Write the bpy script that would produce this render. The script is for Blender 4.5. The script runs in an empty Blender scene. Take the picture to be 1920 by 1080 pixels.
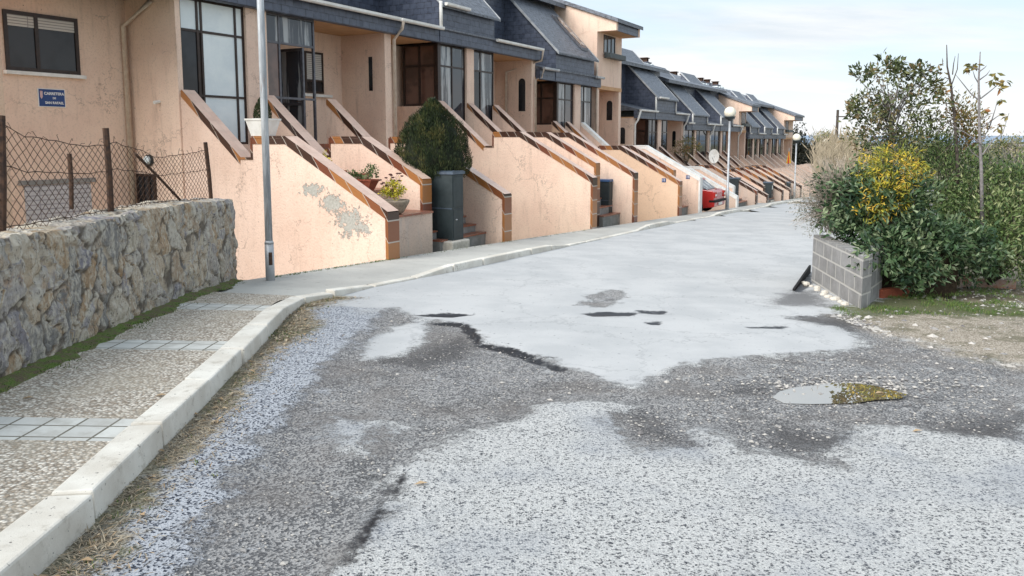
import bpy, bmesh, math, random
import numpy as np
from mathutils import Vector, noise
R = math.radians
rnd = random.Random(7)
scene = bpy.context.scene
COL = scene.collection
# ------------------------------------------------------------------ camera model and street frame
F = 1500.0; CXP = 960.0; CYP = 440.0; HOR = 262.0; H = 1.7
TH = math.atan((CYP - HOR) / F)
AZ = math.atan(840 / F)
D = (math.sin(AZ), math.cos(AZ)); P = (-math.cos(AZ), math.sin(AZ))
ROT = math.pi / 2 - AZ
GA, GB = -.037, -.0025
def ray(x, y):
    a = (x - CXP) / F; b = -(y - CYP) / F
    return (a, math.cos(TH) + b * math.sin(TH), b * math.cos(TH) - math.sin(TH))
def gz(u, v): return GA * u + GB * v
def uv(X, Y): return (X * D[0] + Y * D[1], X * P[0] + Y * P[1])
def XY(u, v): return (u * D[0] + v * P[0], u * D[1] + v * P[1])
def gxy(X, Y): return gz(*uv(X, Y))
def gp(x, y, h=0.0):                       # point of the ground (raised by h) along a sight line
    r = ray(x, y); ru, rv = uv(r[0], r[1])
    t = (h - H) / (r[2] - GA * ru - GB * rv)
    return r[0] * t, r[1] * t
def pv(x, y, v):
    r = ray(x, y); t = v / (r[0] * P[0] + r[1] * P[1])
    return uv(r[0] * t, r[1] * t)[0], H + r[2] * t
def py(x, y, Y):
    r = ray(x, y); t = Y / r[1]
    return r[0] * t, Y, H + r[2] * t
def pl(x, y, p0, d):                       # vertical plane through p0 with direction d -> distance along d, z
    r = ray(x, y); nx, ny = -d[1], d[0]
    t = (p0[0] * nx + p0[1] * ny) / (r[0] * nx + r[1] * ny)
    X, Y = r[0] * t, r[1] * t
    return (X - p0[0]) * d[0] + (Y - p0[1]) * d[1], H + r[2] * t
# ------------------------------------------------------------------ mesh helpers
class MB:
    def __init__(s): s.v = []; s.f = []; s.m = []; s.t = []
    def add(s, vs, fs, m=0, tint=.5):
        o = len(s.v); s.v += [tuple(p) for p in vs]
        for f in fs: s.f.append([o + i for i in f]); s.m.append(m); s.t.append(tint)
    def box(s, x0, x1, y0, y1, z0, z1, m=0):
        s.add([(x0,y0,z0),(x1,y0,z0),(x1,y1,z0),(x0,y1,z0),(x0,y0,z1),(x1,y0,z1),(x1,y1,z1),(x0,y1,z1)],
              [(0,3,2,1),(4,5,6,7),(0,1,5,4),(1,2,6,5),(2,3,7,6),(3,0,4,7)], m)
    def prx(s, prof, x0, x1, m=0):           # profile in (y,z) pushed along x
        n = len(prof); vs = [(x0, a, b) for a, b in prof] + [(x1, a, b) for a, b in prof]
        s.add(vs, [tuple(range(n - 1, -1, -1)), tuple(range(n, 2 * n))] + [(i, (i + 1) % n, n + (i + 1) % n, n + i) for i in range(n)], m)
    def pry(s, prof, y0, y1, m=0):
        n = len(prof); vs = [(a, y0, b) for a, b in prof] + [(a, y1, b) for a, b in prof]
        s.add(vs, [tuple(range(n)), tuple(range(2 * n - 1, n - 1, -1))] + [((i + 1) % n, i, n + i, n + (i + 1) % n) for i in range(n)], m)
    def prz(s, prof, z0, z1, m=0):
        n = len(prof)
        za = z0 if callable(z0) else (lambda a, b: z0); zb = z1 if callable(z1) else (lambda a, b: z1)
        vs = [(a, b, za(a, b)) for a, b in prof] + [(a, b, zb(a, b)) for a, b in prof]
        s.add(vs, [tuple(range(n - 1, -1, -1)), tuple(range(n, 2 * n))] + [(i, (i + 1) % n, n + (i + 1) % n, n + i) for i in range(n)], m)
    def tube(s, pts, rs, n=8, m=0, cap=True, tint=.5):
        if not hasattr(rs, '__len__'): rs = [rs] * len(pts)
        pts = [Vector(p) for p in pts]; o = len(s.v)
        for i, p in enumerate(pts):
            d = (pts[min(i + 1, len(pts) - 1)] - pts[max(i - 1, 0)]).normalized()
            a = d.cross(Vector((0, 0, 1)) if abs(d.z) < .9 else Vector((1, 0, 0))).normalized(); b = d.cross(a)
            for k in range(n):
                w = 2 * math.pi * k / n
                s.v.append(tuple(p + (a * math.cos(w) + b * math.sin(w)) * rs[i]))
        for i in range(len(pts) - 1):
            for k in range(n):
                q = o + i * n + k; q2 = o + i * n + (k + 1) % n
                s.f.append([q, q2, q2 + n, q + n]); s.m.append(m); s.t.append(tint)
        if cap:
            s.f.append([o + k for k in range(n - 1, -1, -1)]); s.m.append(m); s.t.append(tint)
            s.f.append([o + (len(pts) - 1) * n + k for k in range(n)]); s.m.append(m); s.t.append(tint)
    def lathe(s, prof, c=(0, 0, 0), n=20, m=0, sx=1, sy=1):
        o = len(s.v)
        for r, z in prof:
            for k in range(n):
                w = 2 * math.pi * k / n
                s.v.append((c[0] + r * sx * math.cos(w), c[1] + r * sy * math.sin(w), c[2] + z))
        for i in range(len(prof) - 1):
            for k in range(n):
                q = o + i * n + k; q2 = o + i * n + (k + 1) % n
                s.f.append([q, q2, q2 + n, q + n]); s.m.append(m); s.t.append(.5)
        for e in (0, len(prof) - 1):
            if prof[e][0] > 1e-4:
                s.f.append([o + e * n + k for k in range(n)]); s.m.append(m); s.t.append(.5)
    def leaf(s, p, L, W, d, nrm, tint, m=0):
        d = d.normalized(); sd = d.cross(nrm)
        if sd.length < 1e-4: sd = d.cross(Vector((.3, .5, .8)))
        sd.normalize(); q = p + d * L * .5; up = sd.cross(d) * W * .25
        o = len(s.v)
        s.v += [tuple(p), tuple(q + sd * W * .5 + up), tuple(p + d * L), tuple(q - sd * W * .5 + up)]
        s.f.append([o, o + 1, o + 2, o + 3]); s.m.append(m); s.t.append(tint)
    def build(s, name, mats, parent=None, smooth=False, org=None, rot=None, recalc=True, bevel=0, uvs=True, tint=False):
        """vertices are absolute (in the frame of their parent); org/rot place a top-level mesh"""
        if not isinstance(mats, (list, tuple)): mats = [mats]
        off = org if org is not None else (parent['_o'] if parent is not None and '_o' in parent else (0, 0, 0))
        me = bpy.data.meshes.new(name)
        me.from_pydata([(a - off[0], b - off[1], c - off[2]) for a, b, c in s.v], [], s.f)
        for m in mats: me.materials.append(m)
        me.polygons.foreach_set('material_index', s.m)
        if recalc:
            bm = bmesh.new(); bm.from_mesh(me); bmesh.ops.recalc_face_normals(bm, faces=bm.faces); bm.to_mesh(me); bm.free()
        if smooth: me.polygons.foreach_set('use_smooth', [True] * len(me.polygons))
        if uvs:
            lay = me.uv_layers.new(name='UVMap'); me.update(); Z = Vector((0, 0, 1))
            for p in me.polygons:
                n = p.normal
                if abs(n.z) > .96: t = Vector((1, 0, 0)); b = Vector((0, 1, 0))
                else: t = Z.cross(n).normalized(); b = n.cross(t)
                for li in p.loop_indices:
                    co = me.vertices[me.loops[li].vertex_index].co + Vector((off[0], off[1], off[2]))
                    lay.data[li].uv = (co.dot(t), co.dot(b))
        if tint:
            at = me.attributes.new('tint', 'FLOAT', 'FACE'); at.data.foreach_set('value', s.t)
        me.update()
        o = bpy.data.objects.new(name, me); COL.objects.link(o)
        if parent is not None: o.parent = parent
        if org is not None:
            if rot: X, Y = XY(org[0], org[1]); o.location = (X, Y, org[2]); o.rotation_euler = (0, 0, ROT)
            else: o.location = org
        o['_o'] = off
        if bevel:
            bv = o.modifiers.new('b', 'BEVEL'); bv.width = bevel; bv.segments = 2; bv.limit_method = 'ANGLE'
        return o
def tag(o, label=None, cat=None, group=None, kind=None):
    if label: o['label'] = label
    if cat: o['category'] = cat
    if group: o['group'] = group
    if kind: o['kind'] = kind
    return o
def thing(name, org, label, cat, group=None, street=True):
    """Empty at a thing's base. street: org and children are in street coordinates (u along the row, v towards the houses)."""
    o = bpy.data.objects.new(name, None); COL.objects.link(o); o['_o'] = org
    if street: X, Y = XY(org[0], org[1]); o.location = (X, Y, org[2]); o.rotation_euler = (0, 0, ROT)
    else: o.location = org
    o.empty_display_size = .1
    return tag(o, label, cat, group)
# ------------------------------------------------------------------ materials
MAT = {}
def base(name):
    m = bpy.data.materials.new(name); m.use_nodes = True; nt = m.node_tree; MAT[name] = m
    return m, nt, nt.nodes['Principled BSDF']
def N(nt, typ, **kw):
    n = nt.nodes.new(typ)
    for k, v in kw.items():
        if k in n.inputs.keys(): n.inputs[k].default_value = v
        else: setattr(n, k, v)
    return n
def L(nt, a, b): nt.links.new(a, b)
def mixc(nt, fac, a, b, blend='MIX'):
    n = nt.nodes.new('ShaderNodeMix'); n.data_type = 'RGBA'; n.blend_type = blend
    for sock, val in ((n.inputs[0], fac), (n.inputs[6], a), (n.inputs[7], b)):
        if isinstance(val, bpy.types.NodeSocket): nt.links.new(val, sock)
        elif isinstance(val, (int, float)): sock.default_value = val
        else: sock.default_value = (*val, 1)
    return n.outputs[2]
def ramp(nt, fac, a, b, lo=0., hi=1.):
    n = nt.nodes.new('ShaderNodeMapRange'); n.interpolation_type = 'SMOOTHSTEP'
    nt.links.new(fac, n.inputs[0]); n.inputs[1].default_value = a; n.inputs[2].default_value = b
    n.inputs[3].default_value = lo; n.inputs[4].default_value = hi
    return n.outputs[0]
def math_(nt, op, a, b=0., c=0.):
    n = nt.nodes.new('ShaderNodeMath'); n.operation = op
    for i, val in enumerate((a, b, c)):
        if isinstance(val, bpy.types.NodeSocket): nt.links.new(val, n.inputs[i])
        else: n.inputs[i].default_value = val
    return n.outputs[0]
def nz(nt, vec, scale, detail=4, rough=.55, dist=0):
    n = N(nt, 'ShaderNodeTexNoise', Scale=scale, Detail=detail, Roughness=rough, Distortion=dist)
    if vec is not None: nt.links.new(vec, n.inputs['Vector'])
    return n.outputs[0]
def bump(nt, bs, h, strength=.5, dist=.01):
    b = N(nt, 'ShaderNodeBump', Strength=strength, Distance=dist); nt.links.new(h, b.inputs['Height'])
    nt.links.new(b.outputs[0], bs.inputs['Normal'])
def simple(name, c1, c2=None, scale=6, rough=.7, spec=.4, metal=0, bmp=0, bsc=60, bd=.004):
    m, nt, bs = base(name); tc = N(nt, 'ShaderNodeTexCoord')
    c2 = c2 or tuple(x * .8 for x in c1)
    f = ramp(nt, nz(nt, tc.outputs['Object'], scale, 6, .65), .35, .65)
    L(nt, mixc(nt, f, c1, c2), bs.inputs['Base Color'])
    bs.inputs['Roughness'].default_value = rough; bs.inputs['Specular IOR Level'].default_value = spec; bs.inputs['Metallic'].default_value = metal
    if bmp: bump(nt, bs, nz(nt, tc.outputs['Object'], bsc, 5), bmp, bd)
    return m
def stucco(name, c1, c2, dirt=(.36, .25, .19), amt=.55, bs_=26, bmp=.8, peel=None):
    m, nt, bs = base(name); tc = N(nt, 'ShaderNodeTexCoord'); geo = N(nt, 'ShaderNodeNewGeometry'); pos = geo.outputs['Position']
    f = ramp(nt, nz(nt, pos, .9, 5, .6), .35, .68)
    col = mixc(nt, f, c1, c2)
    mp = N(nt, 'ShaderNodeMapping'); mp.inputs['Scale'].default_value = (3.5, 3.5, .45); L(nt, pos, mp.inputs['Vector'])
    st = ramp(nt, nz(nt, mp.outputs[0], 1.6, 6, .7), .50, .80, 0, amt)
    col = mixc(nt, st, col, dirt)
    fine = nz(nt, pos, bs_, 3, .6)
    col = mixc(nt, ramp(nt, fine, .3, .5, .30, 0), col, tuple(x * .55 for x in c2))
    vo = N(nt, 'ShaderNodeTexNoise', Scale=9, Detail=3, Roughness=.7); L(nt, pos, vo.inputs['Vector'])
    col = mixc(nt, ramp(nt, vo.outputs[0], .70, .74, 0, .7), col, (.16, .10, .08))
    wv = N(nt, 'ShaderNodeVectorMath', operation='MULTIPLY_ADD'); nv_ = N(nt, 'ShaderNodeTexNoise', Scale=2.2, Detail=6, Roughness=.7); L(nt, pos, nv_.inputs['Vector']); L(nt, nv_.outputs['Color'], wv.inputs[0]); wv.inputs[1].default_value = (.9, .9, .9); L(nt, pos, wv.inputs[2])
    cv_ = N(nt, 'ShaderNodeTexVoronoi', Scale=.8); cv_.feature = 'DISTANCE_TO_EDGE'; L(nt, wv.outputs[0], cv_.inputs['Vector'])
    ck = math_(nt, 'MULTIPLY', ramp(nt, cv_.outputs['Distance'], .003, .009, .6, 0), ramp(nt, nz(nt, pos, .7, 3), .50, .58))
    col = mixc(nt, ck, col, (.22, .15, .12))
    hgt = math_(nt, 'ADD', fine, math_(nt, 'MULTIPLY', nz(nt, pos, 110, 2), .35))
    if peel:
        msk = None
        sp = N(nt, 'ShaderNodeSeparateXYZ'); L(nt, tc.outputs['Object'], sp.inputs[0])
        for (v, z, rv, rz) in peel:
            dv = math_(nt, 'DIVIDE', math_(nt, 'SUBTRACT', sp.outputs[1], v), rv); dz = math_(nt, 'DIVIDE', math_(nt, 'SUBTRACT', sp.outputs[2], z), rz)
            d = math_(nt, 'SUBTRACT', 1.0, math_(nt, 'SQRT', math_(nt, 'ADD', math_(nt, 'MULTIPLY', dv, dv), math_(nt, 'MULTIPLY', dz, dz))))
            msk = d if msk is None else math_(nt, 'MAXIMUM', msk, d)
        nn = nz(nt, pos, 9, 9, .78)
        k = math_(nt, 'ADD', msk, math_(nt, 'MULTIPLY', math_(nt, 'SUBTRACT', nn, .5), 3.6))
        pk = ramp(nt, k, .42, .45); edge = ramp(nt, k, .34, .43); 
        grey = mixc(nt, ramp(nt, nz(nt, pos, 26, 5, .7), .35, .65), (.36, .35, .31), (.46, .44, .40))
        col = mixc(nt, edge, col, (.36, .27, .22)); col = mixc(nt, pk, col, grey)
        hgt = math_(nt, 'SUBTRACT', hgt, math_(nt, 'MULTIPLY', pk, .8))
    L(nt, col, bs.inputs['Base Color']); bs.inputs['Roughness'].default_value = .88; bs.inputs['Specular IOR Level'].default_value = .2
    bump(nt, bs, hgt, bmp, .012)
    return m
def bricky(name, c1, c2, mortar, bw, rh, ms=.008, rough=.5, offset=.5, bmp=.5, spec=.5, vary=.5, squash=0, nscale=3):
    m, nt, bs = base(name); uvn = N(nt, 'ShaderNodeUVMap'); uvn.uv_map = 'UVMap'
    b = N(nt, 'ShaderNodeTexBrick'); b.offset = offset
    b.inputs['Scale'].default_value = 1; b.inputs['Brick Width'].default_value = bw; b.inputs['Row Height'].default_value = rh
    b.inputs['Mortar Size'].default_value = ms; b.inputs['Mortar Smooth'].default_value = .2; b.inputs['Bias'].default_value = 0
    for k, c in (('Color1', c1), ('Color2', c2), ('Mortar', mortar)): b.inputs[k].default_value = (*c, 1)
    L(nt, uvn.outputs[0], b.inputs['Vector'])
    n = nz(nt, uvn.outputs[0], nscale, 5, .7)
    col = mixc(nt, ramp(nt, n, .3, .7, 0, vary), b.outputs[0], tuple(x * 1.7 for x in c2))
    L(nt, col, bs.inputs['Base Color']); bs.inputs['Roughness'].default_value = rough; bs.inputs['Specular IOR Level'].default_value = spec
    bump(nt, bs, math_(nt, 'ADD', math_(nt, 'SUBTRACT', 1, b.outputs[1]), math_(nt, 'MULTIPLY', n, .4)), bmp, .008)
    return m
def leafmat(name, cols, rough=.55, spec=.35, trans=.15):
    m, nt, bs = base(name)
    at = N(nt, 'ShaderNodeAttribute'); at.attribute_name = 'tint'
    cr = N(nt, 'ShaderNodeValToRGB'); e = cr.color_ramp.elements
    for i, c in enumerate(cols):
        p = i / (len(cols) - 1)
        if i < 2: el = e[i]; el.position = p
        else: el = e.new(p)
        el.color = (*c, 1)
    el = sorted(e, key=lambda q: q.position)
    for i, c in enumerate(cols): el[i].color = (*c, 1)
    L(nt, at.outputs['Fac'], cr.inputs[0]); L(nt, cr.outputs[0], bs.inputs['Base Color'])
    bs.inputs['Roughness'].default_value = rough; bs.inputs['Specular IOR Level'].default_value = spec
    return m
def glass(name, c=(.015, .018, .02), rough=.04, spec=.6):
    m, nt, bs = base(name); tc = N(nt, 'ShaderNodeTexCoord')
    f = ramp(nt, nz(nt, tc.outputs['Object'], 1.3, 3), .4, .6)
    L(nt, mixc(nt, f, c, tuple(x * 2.2 for x in c)), bs.inputs['Base Color'])
    bs.inputs['Roughness'].default_value = rough; bs.inputs['Specular IOR Level'].default_value = spec; bs.inputs['IOR'].default_value = 1.6
    bump(nt, bs, nz(nt, tc.outputs['Object'], 1.1, 1), .06, .02)
    return m
STU = stucco('stucco_salmon', (.84, .64, .51), (.77, .56, .445))
STP = stucco('stucco_salmon_peeling', (.81, .61, .50), (.73, .53, .425), peel=[(.84, .80, .50, .36), (1.25, 1.12, .40, .24), (1.72, 1.36, .40, .18), (.50, .72, .2, .2)], amt=.35)
STO = stucco('stucco_orange', (.80, .57, .41), (.74, .52, .37), amt=.2, bmp=.35)
STB = stucco('stucco_lime_pink', (.68, .52, .42), (.55, .43, .36), dirt=(.42, .42, .42), amt=.7)
SLATE = bricky('slate_tile', (.038, .048, .075), (.072, .085, .12), (.010, .012, .018), .26, .17, .010, rough=.42, vary=.55, nscale=5)
SLATER = bricky('slate_roofing', (.055, .063, .082), (.11, .12, .14), (.015, .018, .022), .26, .15, .012, rough=.5, vary=.9, nscale=7)
def tilemat():
    m, nt, bs = base('coping_tile'); uvn = N(nt, 'ShaderNodeUVMap'); uvn.uv_map = 'UVMap'; geo = N(nt, 'ShaderNodeNewGeometry')
    sp = N(nt, 'ShaderNodeSeparateXYZ'); L(nt, geo.outputs['Position'], sp.inputs[0])
    su = math_(nt, 'ADD', math_(nt, 'MULTIPLY', sp.outputs[0], -4 * .8727), math_(nt, 'MULTIPLY', sp.outputs[1], 4 * .4882))
    q = math_(nt, 'ADD', su, math_(nt, 'MULTIPLY', sp.outputs[2], -2.6))
    fl = math_(nt, 'FLOOR', q); fr = math_(nt, 'FRACT', q)
    wn = N(nt, 'ShaderNodeTexWhiteNoise'); wn.noise_dimensions = '1D'; L(nt, fl, wn.inputs['W'])
    cr = N(nt, 'ShaderNodeValToRGB'); e = cr.color_ramp.elements; cr.color_ramp.interpolation = 'CONSTANT'
    e[0].color = (.05, .022, .014, 1); e[1].position = .40; e[1].color = (.22, .075, .03, 1)
    for p, c in ((.5, (.34, .14, .045)), (.72, (.42, .24, .10)), (.86, (.16, .05, .025))): n_ = e.new(p); n_.color = (*c, 1)
    L(nt, wn.outputs[0], cr.inputs[0])
    j = ramp(nt, math_(nt, 'ABSOLUTE', math_(nt, 'SUBTRACT', fr, .5)), .46, .48)
    L(nt, mixc(nt, j, cr.outputs[0], (.45, .40, .35)), bs.inputs['Base Color']); bs.inputs['Roughness'].default_value = .28
    bs.inputs['Specular IOR Level'].default_value = .7
    return m
TILE = tilemat()
TILETOP = bricky('coping_tile_top', (.56, .38, .30), (.64, .46, .37), (.5, .38, .3), .25, .3, .006, rough=.35, offset=0, bmp=.2, vary=.25)
TREAD = bricky('stair_tread_tile', (.32, .12, .07), (.24, .085, .05), (.2, .16, .13), .3, .3, .008, rough=.35, offset=0, bmp=.2, vary=.2)
WHITE = simple('white_paint', (.80, .79, .76), (.68, .66, .62), 4, .6, bmp=.15)
CREAM = simple('cream_pipe_paint', (.66, .56, .46), (.56, .44, .35), 8, .5)
FRAME = simple('dark_bronze_metal', (.045, .028, .022), (.03, .02, .017), 12, .38, .5, .3)
FRAMEG = simple('grey_metal_frame', (.13, .13, .15), (.09, .09, .10), 12, .4, .5, .4)
GLASS = glass('window_glass', (.012, .013, .015), .05, .3); GLASSB = glass('brown_glass', (.06, .032, .024), .08)
GLASSL = glass('painted_reflection_glass', (.04, .045, .055), .04, .55); _nt = GLASSL.node_tree; _bs = _nt.nodes['Principled BSDF']; _tc = N(_nt, 'ShaderNodeTexCoord'); _mp = N(_nt, 'ShaderNodeMapping'); _mp.inputs['Scale'].default_value = (5, 5, .35); L(_nt, _tc.outputs['Object'], _mp.inputs['Vector']); L(_nt, mixc(_nt, ramp(_nt, nz(_nt, _mp.outputs[0], 1.0, 5, .6, .3), .50, .60), (.03, .035, .045), (.36, .37, .37)), _bs.inputs['Base Color'])  # pale upright streaks in the base colour imitate reflections on the panes
FROST = simple('frosted_pane', (.78, .84, .84), (.68, .75, .77), 1.5, .35, .5)
BLIND = bricky('roller_blind', (.62, .60, .56), (.55, .53, .5), (.22, .2, .19), 9, .052, .008, rough=.6, offset=0, bmp=.5, vary=.1)
SOFF = simple('soffit_paint', (.60, .36, .19), (.52, .30, .16), 3, .8)
IRON = simple('rusty_iron', (.10, .055, .035), (.045, .03, .025), 25, .8, .3, .2, .4, 80)
GALV = simple('galvanised_steel', (.33, .35, .37), (.50, .51, .52), 3.5, .5, .5, .35, .1)
CONC = simple('pale_concrete', (.62, .58, .51), (.48, .44, .38), 9, .9, .2, 0, .5, 90, .006)
CONCG = simple('grey_concrete', (.22, .22, .21), (.30, .29, .28), 5, .9, .2, 0, .4, 70, .006)
CAB = simple('dark_green_plastic', (.035, .048, .052), (.022, .032, .035), 3, .45, .4, 0, .1, 40)
LID = simple('blue_grey_plastic', (.09, .12, .16), (.06, .08, .11), 6, .35, .5)
CAN = simple('dark_void', (.012, .011, .011), None, 5, .9)
GARD = bricky('garage_door_sheet', (.50, .50, .52), (.46, .46, .48), (.25, .25, .27), 9, .09, .012, rough=.5, offset=0, bmp=.6, vary=.15)
TERRA = simple('terracotta', (.30, .085, .045), (.22, .06, .035), 12, .8, .3, 0, .2)
STONEP = simple('worn_cast_stone', (.34, .28, .21), (.22, .18, .14), 14, .9, .2, 0, .5, 60)
BARK = simple('bark', (.11, .09, .075), (.055, .045, .04), 30, .9, .2, 0, .7, 60)
BARKP = simple('pale_bark', (.27, .25, .25), (.17, .155, .15), 30, .9, .2, 0, .5, 60)
SOIL = simple('dark_soil', (.06, .045, .03), (.035, .026, .018), 20, .95, .1, 0, .8, 50, .02)
# ------------------------------------------------------------------ world, light, camera
w = bpy.data.worlds.new('World'); scene.world = w; w.use_nodes = True; nt = w.node_tree
bg = nt.nodes['Background']; sky = N(nt, 'ShaderNodeTexSky'); sky.sky_type = 'NISHITA'; sky.sun_disc = False
SUN_EL = R(36); SUN_DIR = Vector((-.62 , -.60, 0)).normalized()       # horizontal direction from the scene to the sun
sky.sun_elevation = SUN_EL; sky.sun_rotation = math.atan2(SUN_DIR.x, SUN_DIR.y); sky.altitude = 900; sky.air_density = 1.2; sky.dust_density = 2.5
tc = N(nt, 'ShaderNodeTexCoord'); sp = N(nt, 'ShaderNodeSeparateXYZ'); L(nt, tc.outputs['Generated'], sp.inputs[0])
zz = math_(nt, 'ADD', math_(nt, 'MAXIMUM', sp.outputs[2], 0.0), .16)
cx = math_(nt, 'DIVIDE', sp.outputs[0], zz); cy = math_(nt, 'DIVIDE', sp.outputs[1], zz)
cb = N(nt, 'ShaderNodeCombineXYZ'); L(nt, cx, cb.inputs[0]); L(nt, cy, cb.inputs[1])
mp = N(nt, 'ShaderNodeMapping'); mp.inputs['Rotation'].default_value = (0, 0, R(-20)); mp.inputs['Scale'].default_value = (.42, 1.0, 1); mp.inputs['Location'].default_value = (2.2, .6, 0)
L(nt, cb.outputs[0], mp.inputs['Vector'])
c1 = nz(nt, mp.outputs[0], .95, 8, .56, .35)
cl = ramp(nt, c1, .40, .62, .05, .97)
low = ramp(nt, sp.outputs[2], .0, .15, .62, 0)
cl = math_(nt, 'MAXIMUM', cl, low)
c2 = nz(nt, mp.outputs[0], 2.6, 6, .6)
cloud = mixc(nt, ramp(nt, c2, .3, .7), (3.7, 4.2, 4.65), (5.1, 5.25, 5.35))
cloud = mixc(nt, ramp(nt, sp.outputs[2], .02, .16), (6.0, 5.75, 5.6), cloud)
blue = mixc(nt, .78, sky.outputs[0], (3.9, 4.7, 5.5))
L(nt, mixc(nt, cl, blue, cloud), bg.inputs['Color']); bg.inputs['Strength'].default_value = .105
sl = bpy.data.lights.new('sun', 'SUN'); sl.energy = 2.5; sl.angle = R(45); sl.color = (1, .97, .93)
so = bpy.data.objects.new('sun', sl); COL.objects.link(so)
sd = Vector((SUN_DIR.x * math.cos(SUN_EL), SUN_DIR.y * math.cos(SUN_EL), math.sin(SUN_EL)))
so.rotation_euler = sd.to_track_quat('Z', 'Y').to_euler(); so.location = (0, 0, 40)
cam = bpy.data.cameras.new('camera'); co = bpy.data.objects.new('camera', cam); COL.objects.link(co); scene.camera = co
cam.sensor_width = 36; cam.lens = F / 1920 * 36; cam.shift_y = -100 / 1920; cam.clip_start = .05; cam.clip_end = 6000
co.location = (0, 0, H); co.rotation_euler = (math.pi / 2 - TH, 0, 0)
scene.view_settings.view_transform = 'Standard'; scene.view_settings.look = 'None'; scene.view_settings.exposure = .90; scene.view_settings.gamma = 1
scene.render.engine = 'CYCLES'; scene.cycles.max_bounces = 6
# ------------------------------------------------------------------ terrain
def sst(a, b, x):
    t = min(1, max(0, (x - a) / (b - a))); return t * t * (3 - 2 * t)
def terrain(X, Y):
    u, v = uv(X, Y); z = gz(u, v); r = math.hypot(X, Y)
    if u > 8.35: z -= min(1.15, max(0, (v - 8.74)) * .24)
    elif X < -4.2: z -= 1.0 * sst(-4.2, -4.75, X) if Y > -3 else 0
    up = sst(-3, -22, v) * sst(10, 40, u)
    z = z * (1 - up) + (.25 + .5 * noise.noise(Vector((X * .06, Y * .06, 0)))) * up
    if r > 90:
        t = sst(90, 220, r); far = -2.2 + 1.2 * noise.noise(Vector((X * .01, Y * .01, 3)))
        z = z * (1 - t) + far * t
        z += sst(700, 1500, r) * (12 + 6 * noise.noise(Vector((X * .002, Y * .002, 1))))
    return z
def lines(a, b, st, ext, g=1.35):
    c = list(np.arange(a, b + 1e-6, st)); s = st
    while c[-1] < ext: s *= g; c.append(c[-1] + s)
    s = st
    while c[0] > -ext: s *= g; c.insert(0, c[0] - s)
    return c
us = lines(-8, 60, .8, 3000); vs = lines(-6, 18, .6, 3000)
vs = sorted(set([q for q in vs if abs(q - 8.7) > .25] + [8.6, 8.73, 8.76, 9.2]))
mb = MB(); nv = len(vs)
for a in us:
    for b in vs:
        X, Y = XY(a, b); mb.v.append((X, Y, terrain(X, Y) - (.07 if 8.3 > b > -12 and a < 100 else 0)))
for i in range(len(us) - 1):
    for j in range(nv - 1):
        q = i * nv + j; mb.f.append([q, q + nv, q + nv + 1, q + 1]); mb.m.append(0); mb.t.append(.5)
m, nt, bs = base('earth'); g = N(nt, 'ShaderNodeNewGeometry'); pos = g.outputs['Position']
a = ramp(nt, nz(nt, pos, .12, 8, .65), .42, .58); b = ramp(nt, nz(nt, pos, 2.2, 6, .7), .4, .6)
c = mixc(nt, b, (.30, .255, .18), (.17, .15, .09)); c = mixc(nt, a, c, (.10, .125, .05))
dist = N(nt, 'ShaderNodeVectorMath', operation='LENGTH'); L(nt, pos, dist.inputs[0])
c = mixc(nt, ramp(nt, dist.outputs['Value'], 420, 900), c, (.24, .31, .40))  # haze painted in: far ground turns blue grey with distance
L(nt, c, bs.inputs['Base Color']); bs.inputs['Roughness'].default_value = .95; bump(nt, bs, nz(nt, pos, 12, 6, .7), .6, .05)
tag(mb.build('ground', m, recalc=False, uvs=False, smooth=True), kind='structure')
# ------------------------------------------------------------------ road sheet with wear fields
def poly_px(pts): return np.array([gp(x, y) for x, y in pts])
def sdist(PX, PY, poly):
    d = np.full(PX.shape, 1e9); ins = np.zeros(PX.shape, bool); n = len(poly)
    for i in range(n):
        x0, y0 = poly[i]; x1, y1 = poly[(i + 1) % n]; ex, ey = x1 - x0, y1 - y0
        t = np.clip(((PX - x0) * ex + (PY - y0) * ey) / (ex * ex + ey * ey + 1e-12), 0, 1)
        d = np.minimum(d, np.hypot(PX - x0 - t * ex, PY - y0 - t * ey))
        c = ((y0 > PY) != (y1 > PY)) & (PX < (x1 - x0) * (PY - y0) / (y1 - y0 + 1e-12) + x0); ins ^= c
    return np.where(ins, d, -d)
KB = [(-2.05, .6), (-1.93, 2.2), (-1.90, 3.13), (-2.02, 4.13), (-2.14, 5.55), (-2.34, 7.47), (-2.55, 9.3), (-2.45, 9.75), (-2.25, 10.02)]   # foot of the near kerb
W1 = [(735,578),(790,600),(830,604),(870,608),(905,640),(960,658),(1020,672),(1060,693),(1130,715),(1215,735),(1270,748),(1215,765),(1100,748),(1010,762),(960,792),(880,802),(800,842),(760,885),(735,930),(690,985),(650,1040),(620,1100),(300,1100),(390,970),(430,900),(480,830),(540,760),(600,690),(660,640),(700,600)]
ISL = [(672,676),(690,640),(738,612),(800,603),(806,622),(798,642),(765,660),(715,676)]
LP = [(590,818),(620,790),(720,778),(752,800),(700,835),(640,848)]
W2 = [(1240,705),(1300,682),(1420,670),(1600,658),(1640,622),(1760,650),(1930,690),(1930,830),(1800,812),(1700,800),(1620,802),(1540,848),(1660,892),(1500,862),(1400,842),(1320,802),(1280,838),(1200,838),(1150,802),(1145,772),(1240,752),(1200,722)]
W3 = [(1480,598),(1560,588),(1630,596),(1700,640),(1640,645),(1590,615)]
W4 = [(1082,572),(1120,548),(1172,542),(1162,568),(1130,576)]
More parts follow.
